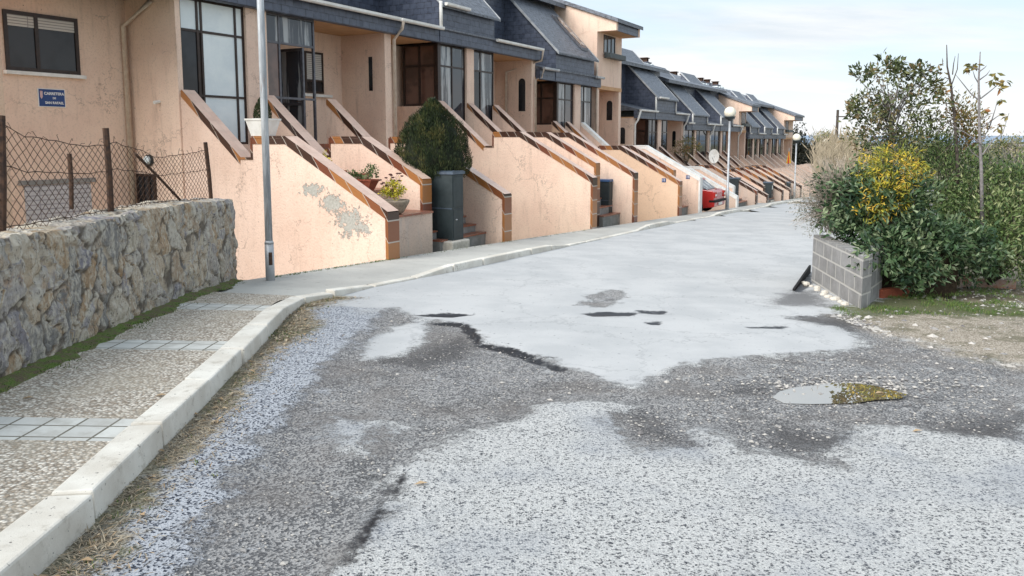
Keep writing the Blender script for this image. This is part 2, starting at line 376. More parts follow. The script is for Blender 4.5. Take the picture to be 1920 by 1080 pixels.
BLK = [[(1088,588),(1130,585),(1192,587),(1185,593),(1110,594)], [(1190,582),(1252,583),(1245,591),(1205,588)], [(770,592),(840,587),(897,590),(850,596)], [(800,606),(850,603),(880,607),(910,642),(960,652),(1062,692),(1055,698),(950,662),(895,648),(860,612)],
       [(775,872),(770,890),(740,935),(700,990),(660,1060),(640,1060),(690,975),(720,925),(745,885)], [(1205,604),(1245,603),(1240,610),(1215,609)], [(1485,545),(1522,510),(1522,535),(1500,550)], [(1390,612),(1475,613),(1470,617),(1400,616)]]
DRK = [[(1340,722),(1440,716),(1470,728),(1430,740),(1350,736)], [(1380,790),(1500,800),(1620,820),(1560,846),(1450,840)], [(1150,765),(1230,770),(1285,835),(1220,815)], [(700,680),(760,665),(830,640),(860,625),(900,650),(880,672),(800,690)], [(1480,596),(1570,590),(1620,606),(1600,622)], [(1700,790),(1930,770),(1930,830),(1800,812)], [(1490,545),(1450,560),(1440,575),(1560,575),(1530,545)]]
SMO = [(480,596),(620,575),(735,578),(800,600),(870,606),(905,640),(1060,693),(1120,715),(1215,728),(1250,690),(1400,668),(1600,656),(1605,630),(1560,598),(1640,585),(1560,500),(1540,372),(1455,372),(1000,440),(400,560)]
GRV = [(1560,592),(1700,575),(2200,560),(2200,760),(1760,655),(1640,622)]
GRS = [(1560,578),(1660,548),(1930,520),(2300,530),(2300,580),(1930,600),(1700,592),(1600,600)]
DEB2 = [(470,650),(500,600),(560,582),(610,600),(560,640),(500,665)]
xs = lines(-3.2, 8.0, .065, 60, 1.22); ys = [q for q in lines(.6, 14.0, .065, 120, 1.22)]
PXg, PYg = np.meshgrid(np.array(xs), np.array(ys), indexing='ij')
UU = PXg * D[0] + PYg * D[1]; VV = PXg * P[0] + PYg * P[1]
Zg = GA * UU + GB * VV + .004
wear = np.maximum.reduce([sdist(PXg, PYg, poly_px(W1)), sdist(PXg, PYg, poly_px(W2)), sdist(PXg, PYg, poly_px(W3)), sdist(PXg, PYg, poly_px(W4)) - .02])
wear = np.minimum(wear, -sdist(PXg, PYg, poly_px(ISL)))
wear = np.minimum(wear, -sdist(PXg, PYg, poly_px(LP)) * .5 + .02)
blk = np.maximum.reduce([sdist(PXg, PYg, poly_px(b)) for b in BLK])
smo = np.maximum(sdist(PXg, PYg, poly_px(SMO)), sdist(PXg, PYg, poly_px(ISL)))
kd = np.full(PXg.shape, 1e9)
for (x0, y0), (x1, y1) in zip(KB[:-1], KB[1:]):
    ex, ey = x1 - x0, y1 - y0; t = np.clip(((PXg - x0) * ex + (PYg - y0) * ey) / (ex * ex + ey * ey), 0, 1)
    kd = np.minimum(kd, np.hypot(PXg - x0 - t * ex, PYg - y0 - t * ey))
deb = np.maximum(.20 - kd, sdist(PXg, PYg, poly_px(DEB2)))
kdist = kd
grv = sdist(PXg, PYg, poly_px(GRV)); grs = sdist(PXg, PYg, poly_px(GRS))
# real hollows where the surfacing has worn off
hol = np.clip(wear / .12, 0, 1) * .018 + np.clip(blk / .05, -0, 1) * .015
Zg = Zg - hol * (PYg < 14)
mb = MB(); ny = len(ys)
mb.v = list(zip(PXg.ravel().tolist(), PYg.ravel().tolist(), Zg.ravel().tolist()))
for i in range(len(xs) - 1):
    for j in range(ny - 1):
        X, Y = (xs[i] + xs[i + 1]) / 2, (ys[j] + ys[j + 1]) / 2; u, v = uv(X, Y)
        if v > 8.3 or u > 100 or (u > 12.0 and v < 1.5 and X > 4.7) or X < -3.2 or (v < -5 and u > 8) or Y < .5 or v < -12: continue
        q = i * ny + j; mb.f.append([q, q + ny, q + ny + 1, q + 1])
mb.m = [0] * len(mb.f); mb.t = [.5] * len(mb.f)
drk = np.maximum.reduce([sdist(PXg, PYg, poly_px(b)) for b in DRK])
m, nt, bs = base('worn_asphalt')
g = N(nt, 'ShaderNodeNewGeometry'); pos = g.outputs['Position']
def attr(nm):
    n = N(nt, 'ShaderNodeAttribute'); n.attribute_name = nm; return n.outputs['Fac']
nA = math_(nt, 'SUBTRACT', nz(nt, pos, 3.2, 8, .72), .5); nB = math_(nt, 'SUBTRACT', nz(nt, pos, 14, 5, .7), .5)
n3 = nz(nt, pos, 120, 4, .8)
wob = math_(nt, 'ADD', math_(nt, 'MULTIPLY', nA, .75), math_(nt, 'MULTIPLY', nB, .28))
fw = ramp(nt, math_(nt, 'ADD', attr('wear'), math_(nt, 'ADD', wob, math_(nt, 'MULTIPLY', math_(nt, 'SUBTRACT', n3, .5), .5))), -.03, .05, 0, .95)
fb = ramp(nt, math_(nt, 'ADD', attr('blk'), math_(nt, 'MULTIPLY', wob, .28)), -.02, .03)
fs = ramp(nt, math_(nt, 'ADD', attr('smo'), math_(nt, 'MULTIPLY', wob, .5)), -.05, .05)
fd = ramp(nt, math_(nt, 'ADD', attr('deb'), math_(nt, 'MULTIPLY', wob, .9)), -.06, .12)
fg = ramp(nt, math_(nt, 'ADD', attr('grv'), wob), -.25, .30)
fr = ramp(nt, math_(nt, 'ADD', attr('grs'), math_(nt, 'MULTIPLY', wob, 1.7)), -.1, .25)
v1 = N(nt, 'ShaderNodeTexVoronoi', Scale=88); L(nt, pos, v1.inputs['Vector'])
v2 = N(nt, 'ShaderNodeTexVoronoi', Scale=150); L(nt, pos, v2.inputs['Vector'])
s1 = N(nt, 'ShaderNodeSeparateColor'); L(nt, v1.outputs['Color'], s1.inputs[0]); s2 = N(nt, 'ShaderNodeSeparateColor'); L(nt, v2.outputs['Color'], s2.inputs[0])
n4 = nz(nt, pos, 1.1, 6, .6)
# coarse worn asphalt: pale stones, dark pits
pit = ramp(nt, math_(nt, 'ADD', math_(nt, 'MULTIPLY', s1.outputs[0], .6), math_(nt, 'MULTIPLY', n3, .8)), .50, .62)
coarse = mixc(nt, pit, (.05, .055, .066), (.50, .50, .49))
coarse = mixc(nt, ramp(nt, s2.outputs[1], .3, .95, 0, .6), coarse, (.74, .73, .70))
coarse = mixc(nt, ramp(nt, n4, .45, .70, 0, .45), coarse, (.25, .275, .32))
blu = mixc(nt, ramp(nt, math_(nt, 'ADD', math_(nt, 'MULTIPLY', s1.outputs[2], .7), math_(nt, 'MULTIPLY', n3, .7)), .50, .66), (.05, .058, .08), (.48, .50, .535))
coarse = mixc(nt, ramp(nt, math_(nt, 'ADD', attr('deb'), wob), -.95, -.35), coarse, blu)
smooth = mixc(nt, ramp(nt, n4, .35, .65), (.50, .50, .495), (.425, .43, .43))
smooth = mixc(nt, ramp(nt, n3, .54, .70, 0, .55), smooth, (.27, .28, .30))
n5 = nz(nt, pos, 22, 2, .5)
smooth = mixc(nt, ramp(nt, n5, .70, .73, 0, .8), smooth, (.12, .12, .125))
worn = mixc(nt, ramp(nt, math_(nt, 'ADD', s1.outputs[1], math_(nt, 'MULTIPLY', nA, .9)), .25, .8), (.085, .085, .09), (.38, .37, .36))
worn = mixc(nt, ramp(nt, n3, .56, .68, 0, .8), worn, (.50, .50, .48)); worn = mixc(nt, ramp(nt, nz(nt, pos, 4.5, 7, .75), .56, .66, 0, .75), worn, coarse)
wv2 = N(nt, 'ShaderNodeVectorMath', operation='MULTIPLY_ADD'); nv2 = N(nt, 'ShaderNodeTexNoise', Scale=5, Detail=6, Roughness=.75); L(nt, pos, nv2.inputs['Vector']); L(nt, nv2.outputs['Color'], wv2.inputs[0]); wv2.inputs[1].default_value = (.7, .7, .7); L(nt, pos, wv2.inputs[2]); ve = N(nt, 'ShaderNodeTexVoronoi', Scale=2.6); ve.feature = 'DISTANCE_TO_EDGE'; L(nt, wv2.outputs[0], ve.inputs['Vector'])
worn = mixc(nt, math_(nt, 'MULTIPLY', ramp(nt, ve.outputs['Distance'], .008, .05, .85, 0), ramp(nt, nz(nt, pos, 1.3, 3), .45, .58)), worn, (.035, .035, .038))
worn = mixc(nt, ramp(nt, nz(nt, pos, 1.7, 4), .45, .65, 0, .45), worn, (.15, .13, .115))
debc = mixc(nt, s1.outputs[2], (.10, .08, .055), (.50, .44, .34)); debc = mixc(nt, ramp(nt, n4, .45, .6, 0, .5), debc, (.11, .12, .04))
grc = mixc(nt, s1.outputs[0], (.15, .12, .085), (.58, .51, .42)); grsc = mixc(nt, s1.outputs[1], (.06, .085, .03), (.16, .15, .08))
col = mixc(nt, fs, coarse, smooth); col = mixc(nt, fw, col, worn); grc = mixc(nt, ramp(nt, nz(nt, pos, 2.4, 6, .7), .48, .6, 0, .7), grc, (.13, .12, .07)); col = mixc(nt, fg, col, grc); col = mixc(nt, fd, col, debc); col = mixc(nt, fr, col, grsc)
col = mixc(nt, ramp(nt, math_(nt, 'ADD', math_(nt, 'ADD', attr('drk'), wob), math_(nt, 'MULTIPLY', math_(nt, 'SUBTRACT', n3, .5), 1.2)), -.08, .12, 0, .72), col, (.05, .048, .05)); col = mixc(nt, fb, col, (.022, .022, .026))
n6 = N(nt, 'ShaderNodeTexVoronoi', Scale=.55); n6.feature = 'DISTANCE_TO_EDGE'; wv = N(nt, 'ShaderNodeVectorMath', operation='MULTIPLY_ADD'); nzv = N(nt, 'ShaderNodeTexNoise', Scale=2.5, Detail=6, Roughness=.7); L(nt, pos, nzv.inputs['Vector']); L(nt, nzv.outputs['Color'], wv.inputs[0]); wv.inputs[1].default_value = (.8, .8, .8); L(nt, pos, wv.inputs[2]); L(nt, wv.outputs[0], n6.inputs['Vector'])
col = mixc(nt, ramp(nt, n6.outputs['Distance'], .003, .010, .30, 0), col, (.2, .205, .21))
col = mixc(nt, ramp(nt, nz(nt, pos, .45, 6, .7), .55, .75, 0, .3), col, mixc(nt, .5, col, (.28, .29, .31)))
L(nt, col, bs.inputs['Base Color']); bs.inputs['Specular IOR Level'].default_value = .3
L(nt, mixc(nt, fb, (.9, .9, .9), (.45, .45, .45)), bs.inputs['Roughness'])
hh = math_(nt, 'ADD', math_(nt, 'MULTIPLY', n3, math_(nt, 'SUBTRACT', 1.15, fs)), math_(nt, 'MULTIPLY', v1.outputs['Distance'], math_(nt, 'SUBTRACT', .8, math_(nt, 'MULTIPLY', fs, .8))))
hh = math_(nt, 'SUBTRACT', hh, math_(nt, 'MULTIPLY', fw, 1.2))
bump(nt, bs, hh, .7, .012)
ro = mb.build('road', m, recalc=False, uvs=False, smooth=True); tag(ro, kind='structure')
for nm, arr in (('wear', wear), ('drk', drk), ('blk', blk), ('smo', smo), ('deb', deb), ('grv', grv), ('grs', grs)):
    at = ro.data.attributes.new(nm, 'FLOAT', 'POINT'); at.data.foreach_set('value', np.clip(arr, -2, 2).ravel().astype(np.float32))
# puddle
pud = [(1448,745),(1462,735),(1490,729),(1530,726),(1560,722),(1600,724),(1640,728),(1665,735),(1700,744),(1690,750),(1640,752),(1600,757),(1520,757),(1470,755)]
mb = MB(); pts = [gp(x, y, -.006) for x, y in pud]
mb.add([(X, Y, gxy(*gp(1570, 740)) + .004) for X, Y in pts], [list(range(len(pts)))])
m, nt, bs = base('muddy_water'); bs.inputs['Base Color'].default_value = (.17, .13, .08, 1); bs.inputs['Roughness'].default_value = .0; bs.inputs['IOR'].default_value = 3.8; bs.inputs['Specular IOR Level'].default_value = .9
g = N(nt, 'ShaderNodeNewGeometry'); bump(nt, bs, nz(nt, g.outputs['Position'], 3, 2), .02, .01)
tag(mb.build('puddle', m, recalc=False, uvs=False), kind='structure')
# ------------------------------------------------------------------ kerbs and pavements
def hn(u): return .12 * (1 - sst(5.8, 7.9, u)) + .03 * sst(5.8, 7.9, u)      # height of the near pavement above the road
def offset(line, d):
    out = []
    for i, p in enumerate(line):
        a = line[max(i - 1, 0)]; b = line[min(i + 1, len(line) - 1)]; t = Vector((b[0] - a[0], b[1] - a[1])).normalized()
        out.append((p[0] - t.y * d, p[1] + t.x * d))
    return out
def resample(line, st):
    out = [line[0]]; acc = 0
    for p, q in zip(line[:-1], line[1:]):
        Ls = math.hypot(q[0] - p[0], q[1] - p[1]); n = max(1, int(round(Ls / st)))
        for i in range(1, n + 1): out.append((p[0] + (q[0] - p[0]) * i / n, p[1] + (q[1] - p[1]) * i / n))
    return out
def kerbstones(line, width, hf, name, stone=.98, gap=.03):
    """separate kerb stones laid along a line: one strip, a joint between stones"""
    mb = MB(); cum = [0]
    for p, q in zip(line[:-1], line[1:]): cum.append(cum[-1] + math.hypot(q[0] - p[0], q[1] - p[1]))
    def at(s):
        for i in range(len(line) - 1):
            if s <= cum[i + 1] or i == len(line) - 2:
                t = (s - cum[i]) / (cum[i + 1] - cum[i]); p, q = line[i], line[i + 1]
                d = Vector((q[0] - p[0], q[1] - p[1])).normalized()
                return Vector((p[0] + (q[0] - p[0]) * t, p[1] + (q[1] - p[1]) * t)), d
    s = 0
    while s < cum[-1] - .2:
        e = min(s + stone, cum[-1]); a, da = at(s + gap / 2); b, db = at(e - gap / 2); j = rnd.uniform(-.012, .012); jj = rnd.uniform(-.008, .010)
        vsx = []
        for p, d in ((a, da), (b, db)):
            nx, nyy = -d.y, d.x; h = hf(*uv(p.x, p.y)); k = rnd.uniform(-.004, .004)
            for off, z in ((j, -.25), (.018 + j, h + jj), (width, h + .002 + k), (width, -.25)):
                X, Y = p.x + nx * off, p.y + nyy * off; vsx.append((X, Y, gxy(X, Y) + z))
        mb.add(vsx, [(0, 1, 2, 3), (7, 6, 5, 4), (0, 4, 5, 1), (1, 5, 6, 2), (2, 6, 7, 3), (3, 7, 4, 0)])
        s = e
    return tag(mb.build(name, MAT['kerb_stone'], bevel=.014, uvs=False), kind='structure')
m, nt, bs = base('kerb_stone'); g = N(nt, 'ShaderNodeNewGeometry'); pos = g.outputs['Position']
c = mixc(nt, ramp(nt, nz(nt, pos, 1.6, 6, .65), .35, .65), (.74, .71, .64), (.58, .54, .47))
c = mixc(nt, ramp(nt, nz(nt, pos, 7, 9, .8), .52, .68, 0, .6), c, (.34, .30, .24)); c = mixc(nt, ramp(nt, nz(nt, pos, 40, 2, .5), .70, .73, 0, .8), c, (.09, .08, .07))
L(nt, c, bs.inputs['Base Color']); bs.inputs['Roughness'].default_value = .9; bump(nt, bs, nz(nt, pos, 90, 4, .7), .45, .006)
kerbstones(KB, .21, lambda u, v: hn(u) + .025 , 'kerb', 1.0)
# far kerb: raised and dropped lengths
def farh(u, v):
    if u < 8.3: return .10
    for a, b in ((10.2, 14.6), (21.6, 23.9), (30.0, 33), (40, 44)):
        if a - .4 < u < b + .4: return .015 + .10 * min(sst(a - .4, a + .1, u), sst(b + .4, b - .1, u))
    return .028
def kv(u): return 7.0 if u < 10.5 else 7.0 + (u - 10.5) * .055 if u < 24 else 7.74 + (u - 24) * .012
FK = [KB[-1], (-2.08, 10.45)] + [XY(u, kv(u)) for u in (8.3, 9, 9.8, 10.6, 12, 14, 16, 18, 20, 22, 24, 28, 32, 38, 45, 55, 70, 95)]
kerbstones(FK[:14], .16, farh, 'kerb', 1.0)
kerbstones(FK[13:], .16, farh, 'kerb', 1.0)
# near pavement: panels of washed gravel between bands of small tiles
inner = offset(KB, .212)
SW0 = Vector((-3.66, 5.53)); SW1 = Vector((-4.0, 11.35)); SWd = (SW1 - SW0).normalized(); SWl = (SW1 - SW0).length
def wallx(Y): return SW0.x + (Y - SW0.y) * (SW1.x - SW0.x) / (SW1.y - SW0.y)
def inx(Y):
    for p, q in zip(inner[:-1], inner[1:]):
        if p[1] <= Y <= q[1]: return p[0] + (q[0] - p[0]) * (Y - p[1]) / (q[1] - p[1])
    return inner[0][0] if Y < inner[0][1] else inner[-1][0]
m, nt, bs = base('washed_gravel_concrete'); g = N(nt, 'ShaderNodeNewGeometry'); pos = g.outputs['Position']
v1 = N(nt, 'ShaderNodeTexVoronoi', Scale=48); L(nt, pos, v1.inputs['Vector']); s1 = N(nt, 'ShaderNodeSeparateColor'); L(nt, v1.outputs['Color'], s1.inputs[0])
c = mixc(nt, s1.outputs[0], (.34, .27, .20), (.86, .81, .72)); c = mixc(nt, ramp(nt, v1.outputs['Distance'], .34, .62, 0, .7), c, (.14, .115, .085))
c = mixc(nt, ramp(nt, nz(nt, pos, 1.5, 6, .7), .4, .65, 0, .4), c, (.42, .37, .29))
L(nt, c, bs.inputs['Base Color']); bs.inputs['Roughness'].default_value = .85; bump(nt, bs, math_(nt, 'SUBTRACT', 1, v1.outputs['Distance']), .8, .012)
m2, nt, bs = base('pavement_tiles'); uvn = N(nt, 'ShaderNodeUVMap'); uvn.uv_map = 'UVMap'
b = N(nt, 'ShaderNodeTexBrick'); b.offset = 0; b.inputs['Scale'].default_value = 1; b.inputs['Brick Width'].default_value = .2; b.inputs['Row Height'].default_value = .2; b.inputs['Mortar Size'].default_value = .008
b.inputs['Color1'].default_value = (.62, .62, .58, 1); b.inputs['Color2'].default_value = (.52, .52, .49, 1); b.inputs['Mortar'].default_value = (.13, .12, .09, 1)
L(nt, uvn.outputs[0], b.inputs['Vector']); c = mixc(nt, ramp(nt, nz(nt, uvn.outputs[0], 5, 6, .7), .4, .7, 0, .5), b.outputs[0], (.30, .28, .24))
L(nt, c, bs.inputs['Base Color']); bs.inputs['Roughness'].default_value = .85; bump(nt, bs, math_(nt, 'SUBTRACT', 1, b.outputs[1]), .5, .006)
bands = [(gp(100, 829, .11)[1], gp(100, 786, .11)[1]), (gp(300, 658, .11)[1], gp(300, 640, .11)[1]), (gp(430, 586, .09)[1], gp(430, 573, .09)[1]), (2.0, 2.5)]
mb = MB(); yv = list(np.arange(.6, 9.9, .25)) + [q for bnd in bands for q in bnd]; yv = sorted(yv)
for y0, y1 in zip(yv[:-1], yv[1:]):
    if y1 - y0 < 1e-3: continue
    mid = (y0 + y1) / 2; mi = 1 if any(a < mid < b for a, b in bands) else 0
    q = [(wallx(y0) - .1, y0), (inx(y0), y0), (inx(y1), y1), (wallx(y1) - .1, y1)]
    mb.add([(X, Y, gxy(X, Y) + hn(uv(X, Y)[0])) for X, Y in q], [(0, 1, 2, 3)], mi)
tag(mb.build('pavement', [m, m2], recalc=False), kind='structure')
# far pavement
m3, nt, bs = base('pavement_concrete'); g = N(nt, 'ShaderNodeNewGeometry'); pos = g.outputs['Position']
c = mixc(nt, ramp(nt, nz(nt, pos, .8, 6, .65), .35, .65), (.50, .49, .45), (.41, .40, .37)); c = mixc(nt, ramp(nt, nz(nt, pos, 6, 7, .75), .57, .72, 0, .65), c, (.24, .23, .20))
c = mixc(nt, ramp(nt, nz(nt, pos, 45, 3, .7), .6, .72, 0, .5), c, (.2, .19, .17))
L(nt, c, bs.inputs['Base Color']); bs.inputs['Roughness'].default_value = .9; bump(nt, bs, nz(nt, pos, 60, 5, .7), .4, .006)
mb = MB(); ul = [7.6, 8.0, 8.4, 8.8] + list(np.arange(9.6, 100, 1.0))
def kin(u): return kv(u) + .155
for a, b in zip(ul[:-1], ul[1:]):
    mb.add([(*XY(a, kin(a)), gz(a, kin(a)) + .03), (*XY(b, kin(b)), gz(b, kin(b)) + .03), (*XY(b, 8.8), gz(b, 8.8) + .03), (*XY(a, 8.8), gz(a, 8.8) + .03)], [(0, 1, 2, 3)])
# corner piece joining the two pavements
crn = [(inx(9.3), 9.3), (inner[-1][0], inner[-1][1]), (-2.3, 10.5), XY(7.6, kin(7.6)), XY(7.6, 8.8), XY(8.3, 9.6), (-4.6, 12.4), (-4.6, 11.6), (wallx(9.3) - .1, 9.3)]
crn = [(-2.78, 9.35), (-2.42, 10.0), (-2.2, 10.42), XY(7.62, 7.2), XY(7.62, 8.8), XY(8.42, 9.9), (-4.75, 12.6), (-4.75, 11.3), (wallx(9.35) - .1, 9.35)]
mb.add([(X, Y, gxy(X, Y) + .034) for X, Y in crn], [list(range(len(crn)))])
tag(mb.build('pavement', m3, recalc=False, uvs=False), kind='structure')
# lip wall under the pavement edge where the drives drop away
mb = MB(); mb.prx([(8.74, -5), (8.80, -5), (8.80, 0), (8.74, 0)], 8.0, 95)
for i, p in enumerate(mb.v): mb.v[i] = (p[0], p[1], gz(p[0], p[1]) + (.026 if p[2] == 0 else -1.3))
tag(mb.build('kerb', CONC, org=(8.0, 8.74, 0), rot=True), kind='structure')
# ------------------------------------------------------------------ rubble stone wall
WH = 1.13
def wlow(s): return -.13 * (1 - sst(-.5, SWl, s))
def stone_wall():
    nrm = Vector((SWd.y, -SWd.x)); s0, s1 = -6.5, SWl + .12; th = .48
    prof = [(0, w) for w in np.arange(-.15, WH - .02, .026)]; nf = len(prof)
    prof += [(-t, WH) for t in np.arange(.0, th + .01, .03)]; prof += [(-th, WH - .3), (-th, -1.2)]
    S = list(np.arange(s0, s1, .026)); npf = len(prof); mb = MB(); tone = []; mort = []
    def disp(s, a, z):
        q = Vector((s * 5.6 + noise.noise(Vector((s * 3, z * 3, 1))) * .9, z * 4.4 + noise.noise(Vector((s * 3, z * 3, 9))) * .9, a * 3))
        q2 = Vector((q.x * .62, q.y * .62, q.z * .62)) if noise.noise(Vector((s * .9, z * .9, 5))) > .02 else q
        dd, pp = noise.voronoi(q2); e = dd[1] - dd[0]; bul = min(1, e / .16)
        tn = (math.sin(pp[0].x * 12.9898 + pp[0].y * 78.233) * 43758.5) % 1.0
        rough = noise.fractal(Vector((s * 8, z * 8, a * 8)), .6, 2.2, 5)
        return bul, tn, rough
    def put(s, a, z, dx, dz, ds=0):
        bul, tn, rg = disp(s, a, z)
        k = .030 * (bul ** .7) + .020 * rg + .028 * (tn - .5) * bul
        z = z + wlow(s) * z / WH; p = SW0 + SWd * (s + ds * k) + nrm * (a + dx * k)
        X, Y = p.x, p.y; sag = .03 * noise.noise(Vector((s * 1.3, 0, 0)))
        mb.v.append((X, Y, gxy(X, Y) + hn(uv(X, Y)[0]) * .8 + z + dz * k * .7 + (sag if z > .6 else 0)))
        tone.append(tn); mort.append(1 - bul)
    for s in S:
        for i, (a, z) in enumerate(prof):
            if i < nf: put(s, a, z, 1, 0)
            else: put(s, a, z, 0, 1 if z == WH else 0)
    for i in range(len(S) - 1):
        for j in range(npf - 1):
            q = i * npf + j; mb.f.append([q, q + npf, q + npf + 1, q + 1])
    o = len(mb.v); A = list(np.arange(0, th + .03, .03)); Zs = list(np.arange(-.15, WH + .01, .03))
    for a in A:
        for z in Zs: put(s1 - .026, -a, min(z, WH), 0, 0, 1)
    for i in range(len(A) - 1):
        for j in range(len(Zs) - 1):
            q = o + i * len(Zs) + j; mb.f.append([q, q + 1, q + 1 + len(Zs), q + len(Zs)])
    mb.m = [0] * len(mb.f); mb.t = [.5] * len(mb.f)
    m, nt, bs = base('rubble_stone'); g = N(nt, 'ShaderNodeNewGeometry'); pos = g.outputs['Position']
    def attr(nm):
        n = N(nt, 'ShaderNodeAttribute'); n.attribute_name = nm; return n.outputs['Fac']
    cr = N(nt, 'ShaderNodeValToRGB'); e = cr.color_ramp.elements; e[0].color = (.17, .165, .16, 1); e[1].color = (.44, .38, .28, 1)
    for p_, c_ in ((.25, (.33, .31, .28)), (.45, (.33, .22, .12)), (.62, (.46, .42, .35)), (.8, (.21, .20, .225))): n_ = e.new(p_); n_.color = (*c_, 1)
    L(nt, attr('tone'), cr.inputs[0])
    mp = N(nt, 'ShaderNodeMapping'); mp.inputs['Scale'].default_value = (1.6, 1.6, .7); L(nt, pos, mp.inputs['Vector'])
    c = mixc(nt, ramp(nt, nz(nt, mp.outputs[0], 9, 8, .75), .42, .62, 0, .8), cr.outputs[0], (.54, .50, .42))
    c = mixc(nt, ramp(nt, nz(nt, pos, 4, 6, .7), .55, .68, 0, .6), c, (.34, .21, .11))
    c = mixc(nt, ramp(nt, nz(nt, mp.outputs[0], 21, 5, .75), .53, .66, 0, .8), c, (.07, .065, .06))
    c = mixc(nt, ramp(nt, attr('mort'), .3, .85, 0, .85), c, mixc(nt, ramp(nt, nz(nt, pos, 2.2, 4), .50, .6), (.10, .082, .064), (.44, .37, .28)))
    L(nt, c, bs.inputs['Base Color']); bs.inputs['Roughness'].default_value = .92; bs.inputs['Specular IOR Level'].default_value = .2
    bump(nt, bs, nz(nt, pos, 34, 8, .75), .9, .014)
    ob = mb.build('stone_wall', m, recalc=True, uvs=False, smooth=False, org=(SW0.x, SW0.y, gxy(SW0.x, SW0.y)))
    for nm, arr in (('tone', tone), ('mort', mort)):
        at = ob.data.attributes.new(nm, 'FLOAT', 'POINT'); at.data.foreach_set('value', arr)
    tag(ob, 'rough grey and ochre rubble stone wall edging the gravel pavement', 'stone wall')
stone_wall()
def walltop(s): 
    p = SW0 + SWd * s; return gxy(p.x, p.y) + hn(uv(p.x, p.y)[0]) * .8 + WH + wlow(s)
# ------------------------------------------------------------------ chain link fence with leaning posts
FD = (SWd.x, SWd.y); nl = Vector((SWd.y, -SWd.x)); FP = (SW0.x - nl.x * .30, SW0.y - nl.y * .30)
def fpt(s, z, off=0): return (FP[0] + FD[0] * s - nl.x * off, FP[1] + FD[1] * s - nl.y * off, z)
fs0, _ = pl(3, 430, FP, FD)
fence = thing('chain_link_fence', fpt(fs0, walltop(fs0)), 'sagging rusty chain link fence standing on the stone wall', 'fence', street=False)
def fpost(xb, yb, xt, yt, r, off=0, nm='post'):
    sb, zb = pl(xb, yb, FP, FD); st, zt = pl(xt, yt, FP, FD); mb = MB()
    a = Vector(fpt(sb, walltop(sb) - .06 if off == 0 else zb, off)); b = Vector(fpt(st, zt, off))
    mb.tube([a, a.lerp(b, .5) + Vector((.006, .004, 0)), b], r, 8)
    mb.build(nm, IRON, fence, smooth=False, uvs=False); return sb, st
fpost(2, 432, 2, 217, .030); fpost(208, 398, 198, 240, .032); fpost(396, 372, 385, 267, .030); fpost(183, 392, 179, 288, .022, .25)
fpost(346, 376, 262, 288, .016, .05, 'brace')
top = [(-60, 215), (0, 232), (20, 240), (50, 258), (75, 258), (100, 264), (125, 268), (150, 274), (175, 273), (198, 272), (215, 266), (240, 276), (262, 280), (292, 296), (330, 291), (360, 287), (387, 281)]
tops = [pl(x, y, FP, FD) for x, y in top]
def topz(s):
    for (a, za), (b, zb) in zip(tops[:-1], tops[1:]):
        if a <= s <= b: return za + (zb - za) * (s - a) / (b - a)
    return tops[0][1] if s < tops[0][0] else tops[-1][1]
sA, sB = tops[0][0], tops[-1][0]; mb = MB(); cell = .062; n = int((sB - sA) / cell); rows = 16
def mesh_pt(i, j):
    s = sA + i * cell; b_ = walltop(s) + .0; t = topz(s); z = b_ + (t - b_) * j / rows
    w_ = .012 * noise.noise(Vector((s * 3, z * 3, 0)))
    return Vector(fpt(s + .01 * noise.noise(Vector((s * 5, z * 5, 2))), z, w_))
for i in range(n):
    for j in range(rows):
        if (i + j) % 2 == 0: a, b = mesh_pt(i, j), mesh_pt(i + 1, j + 1)
        else: a, b = mesh_pt(i, j + 1), mesh_pt(i + 1, j)
        mb.tube([a, b], .0030, 3, cap=False)
mb.build('wire_mesh', IRON, fence, uvs=False)
mb = MB()
for j in (rows, 1.0, rows * .62):
    mb.tube([mesh_pt(i, j) + Vector((0, 0, .006 * math.sin(i))) for i in range(0, n + 1, 2)], .004, 4, cap=False)
for i in range(0, n, 3):                                    # loose barbed ends along the top
    p = mesh_pt(i, rows); q = p + Vector((rnd.uniform(-.03, .03), rnd.uniform(-.03, .03), rnd.uniform(.02, .09)))
    mb.tube([p, q, q + Vector((rnd.uniform(-.03, .03), rnd.uniform(-.03, .03), rnd.uniform(-.03, .02)))], .003, 3, cap=False)
mb.build('tension_wire', IRON, fence, uvs=False)
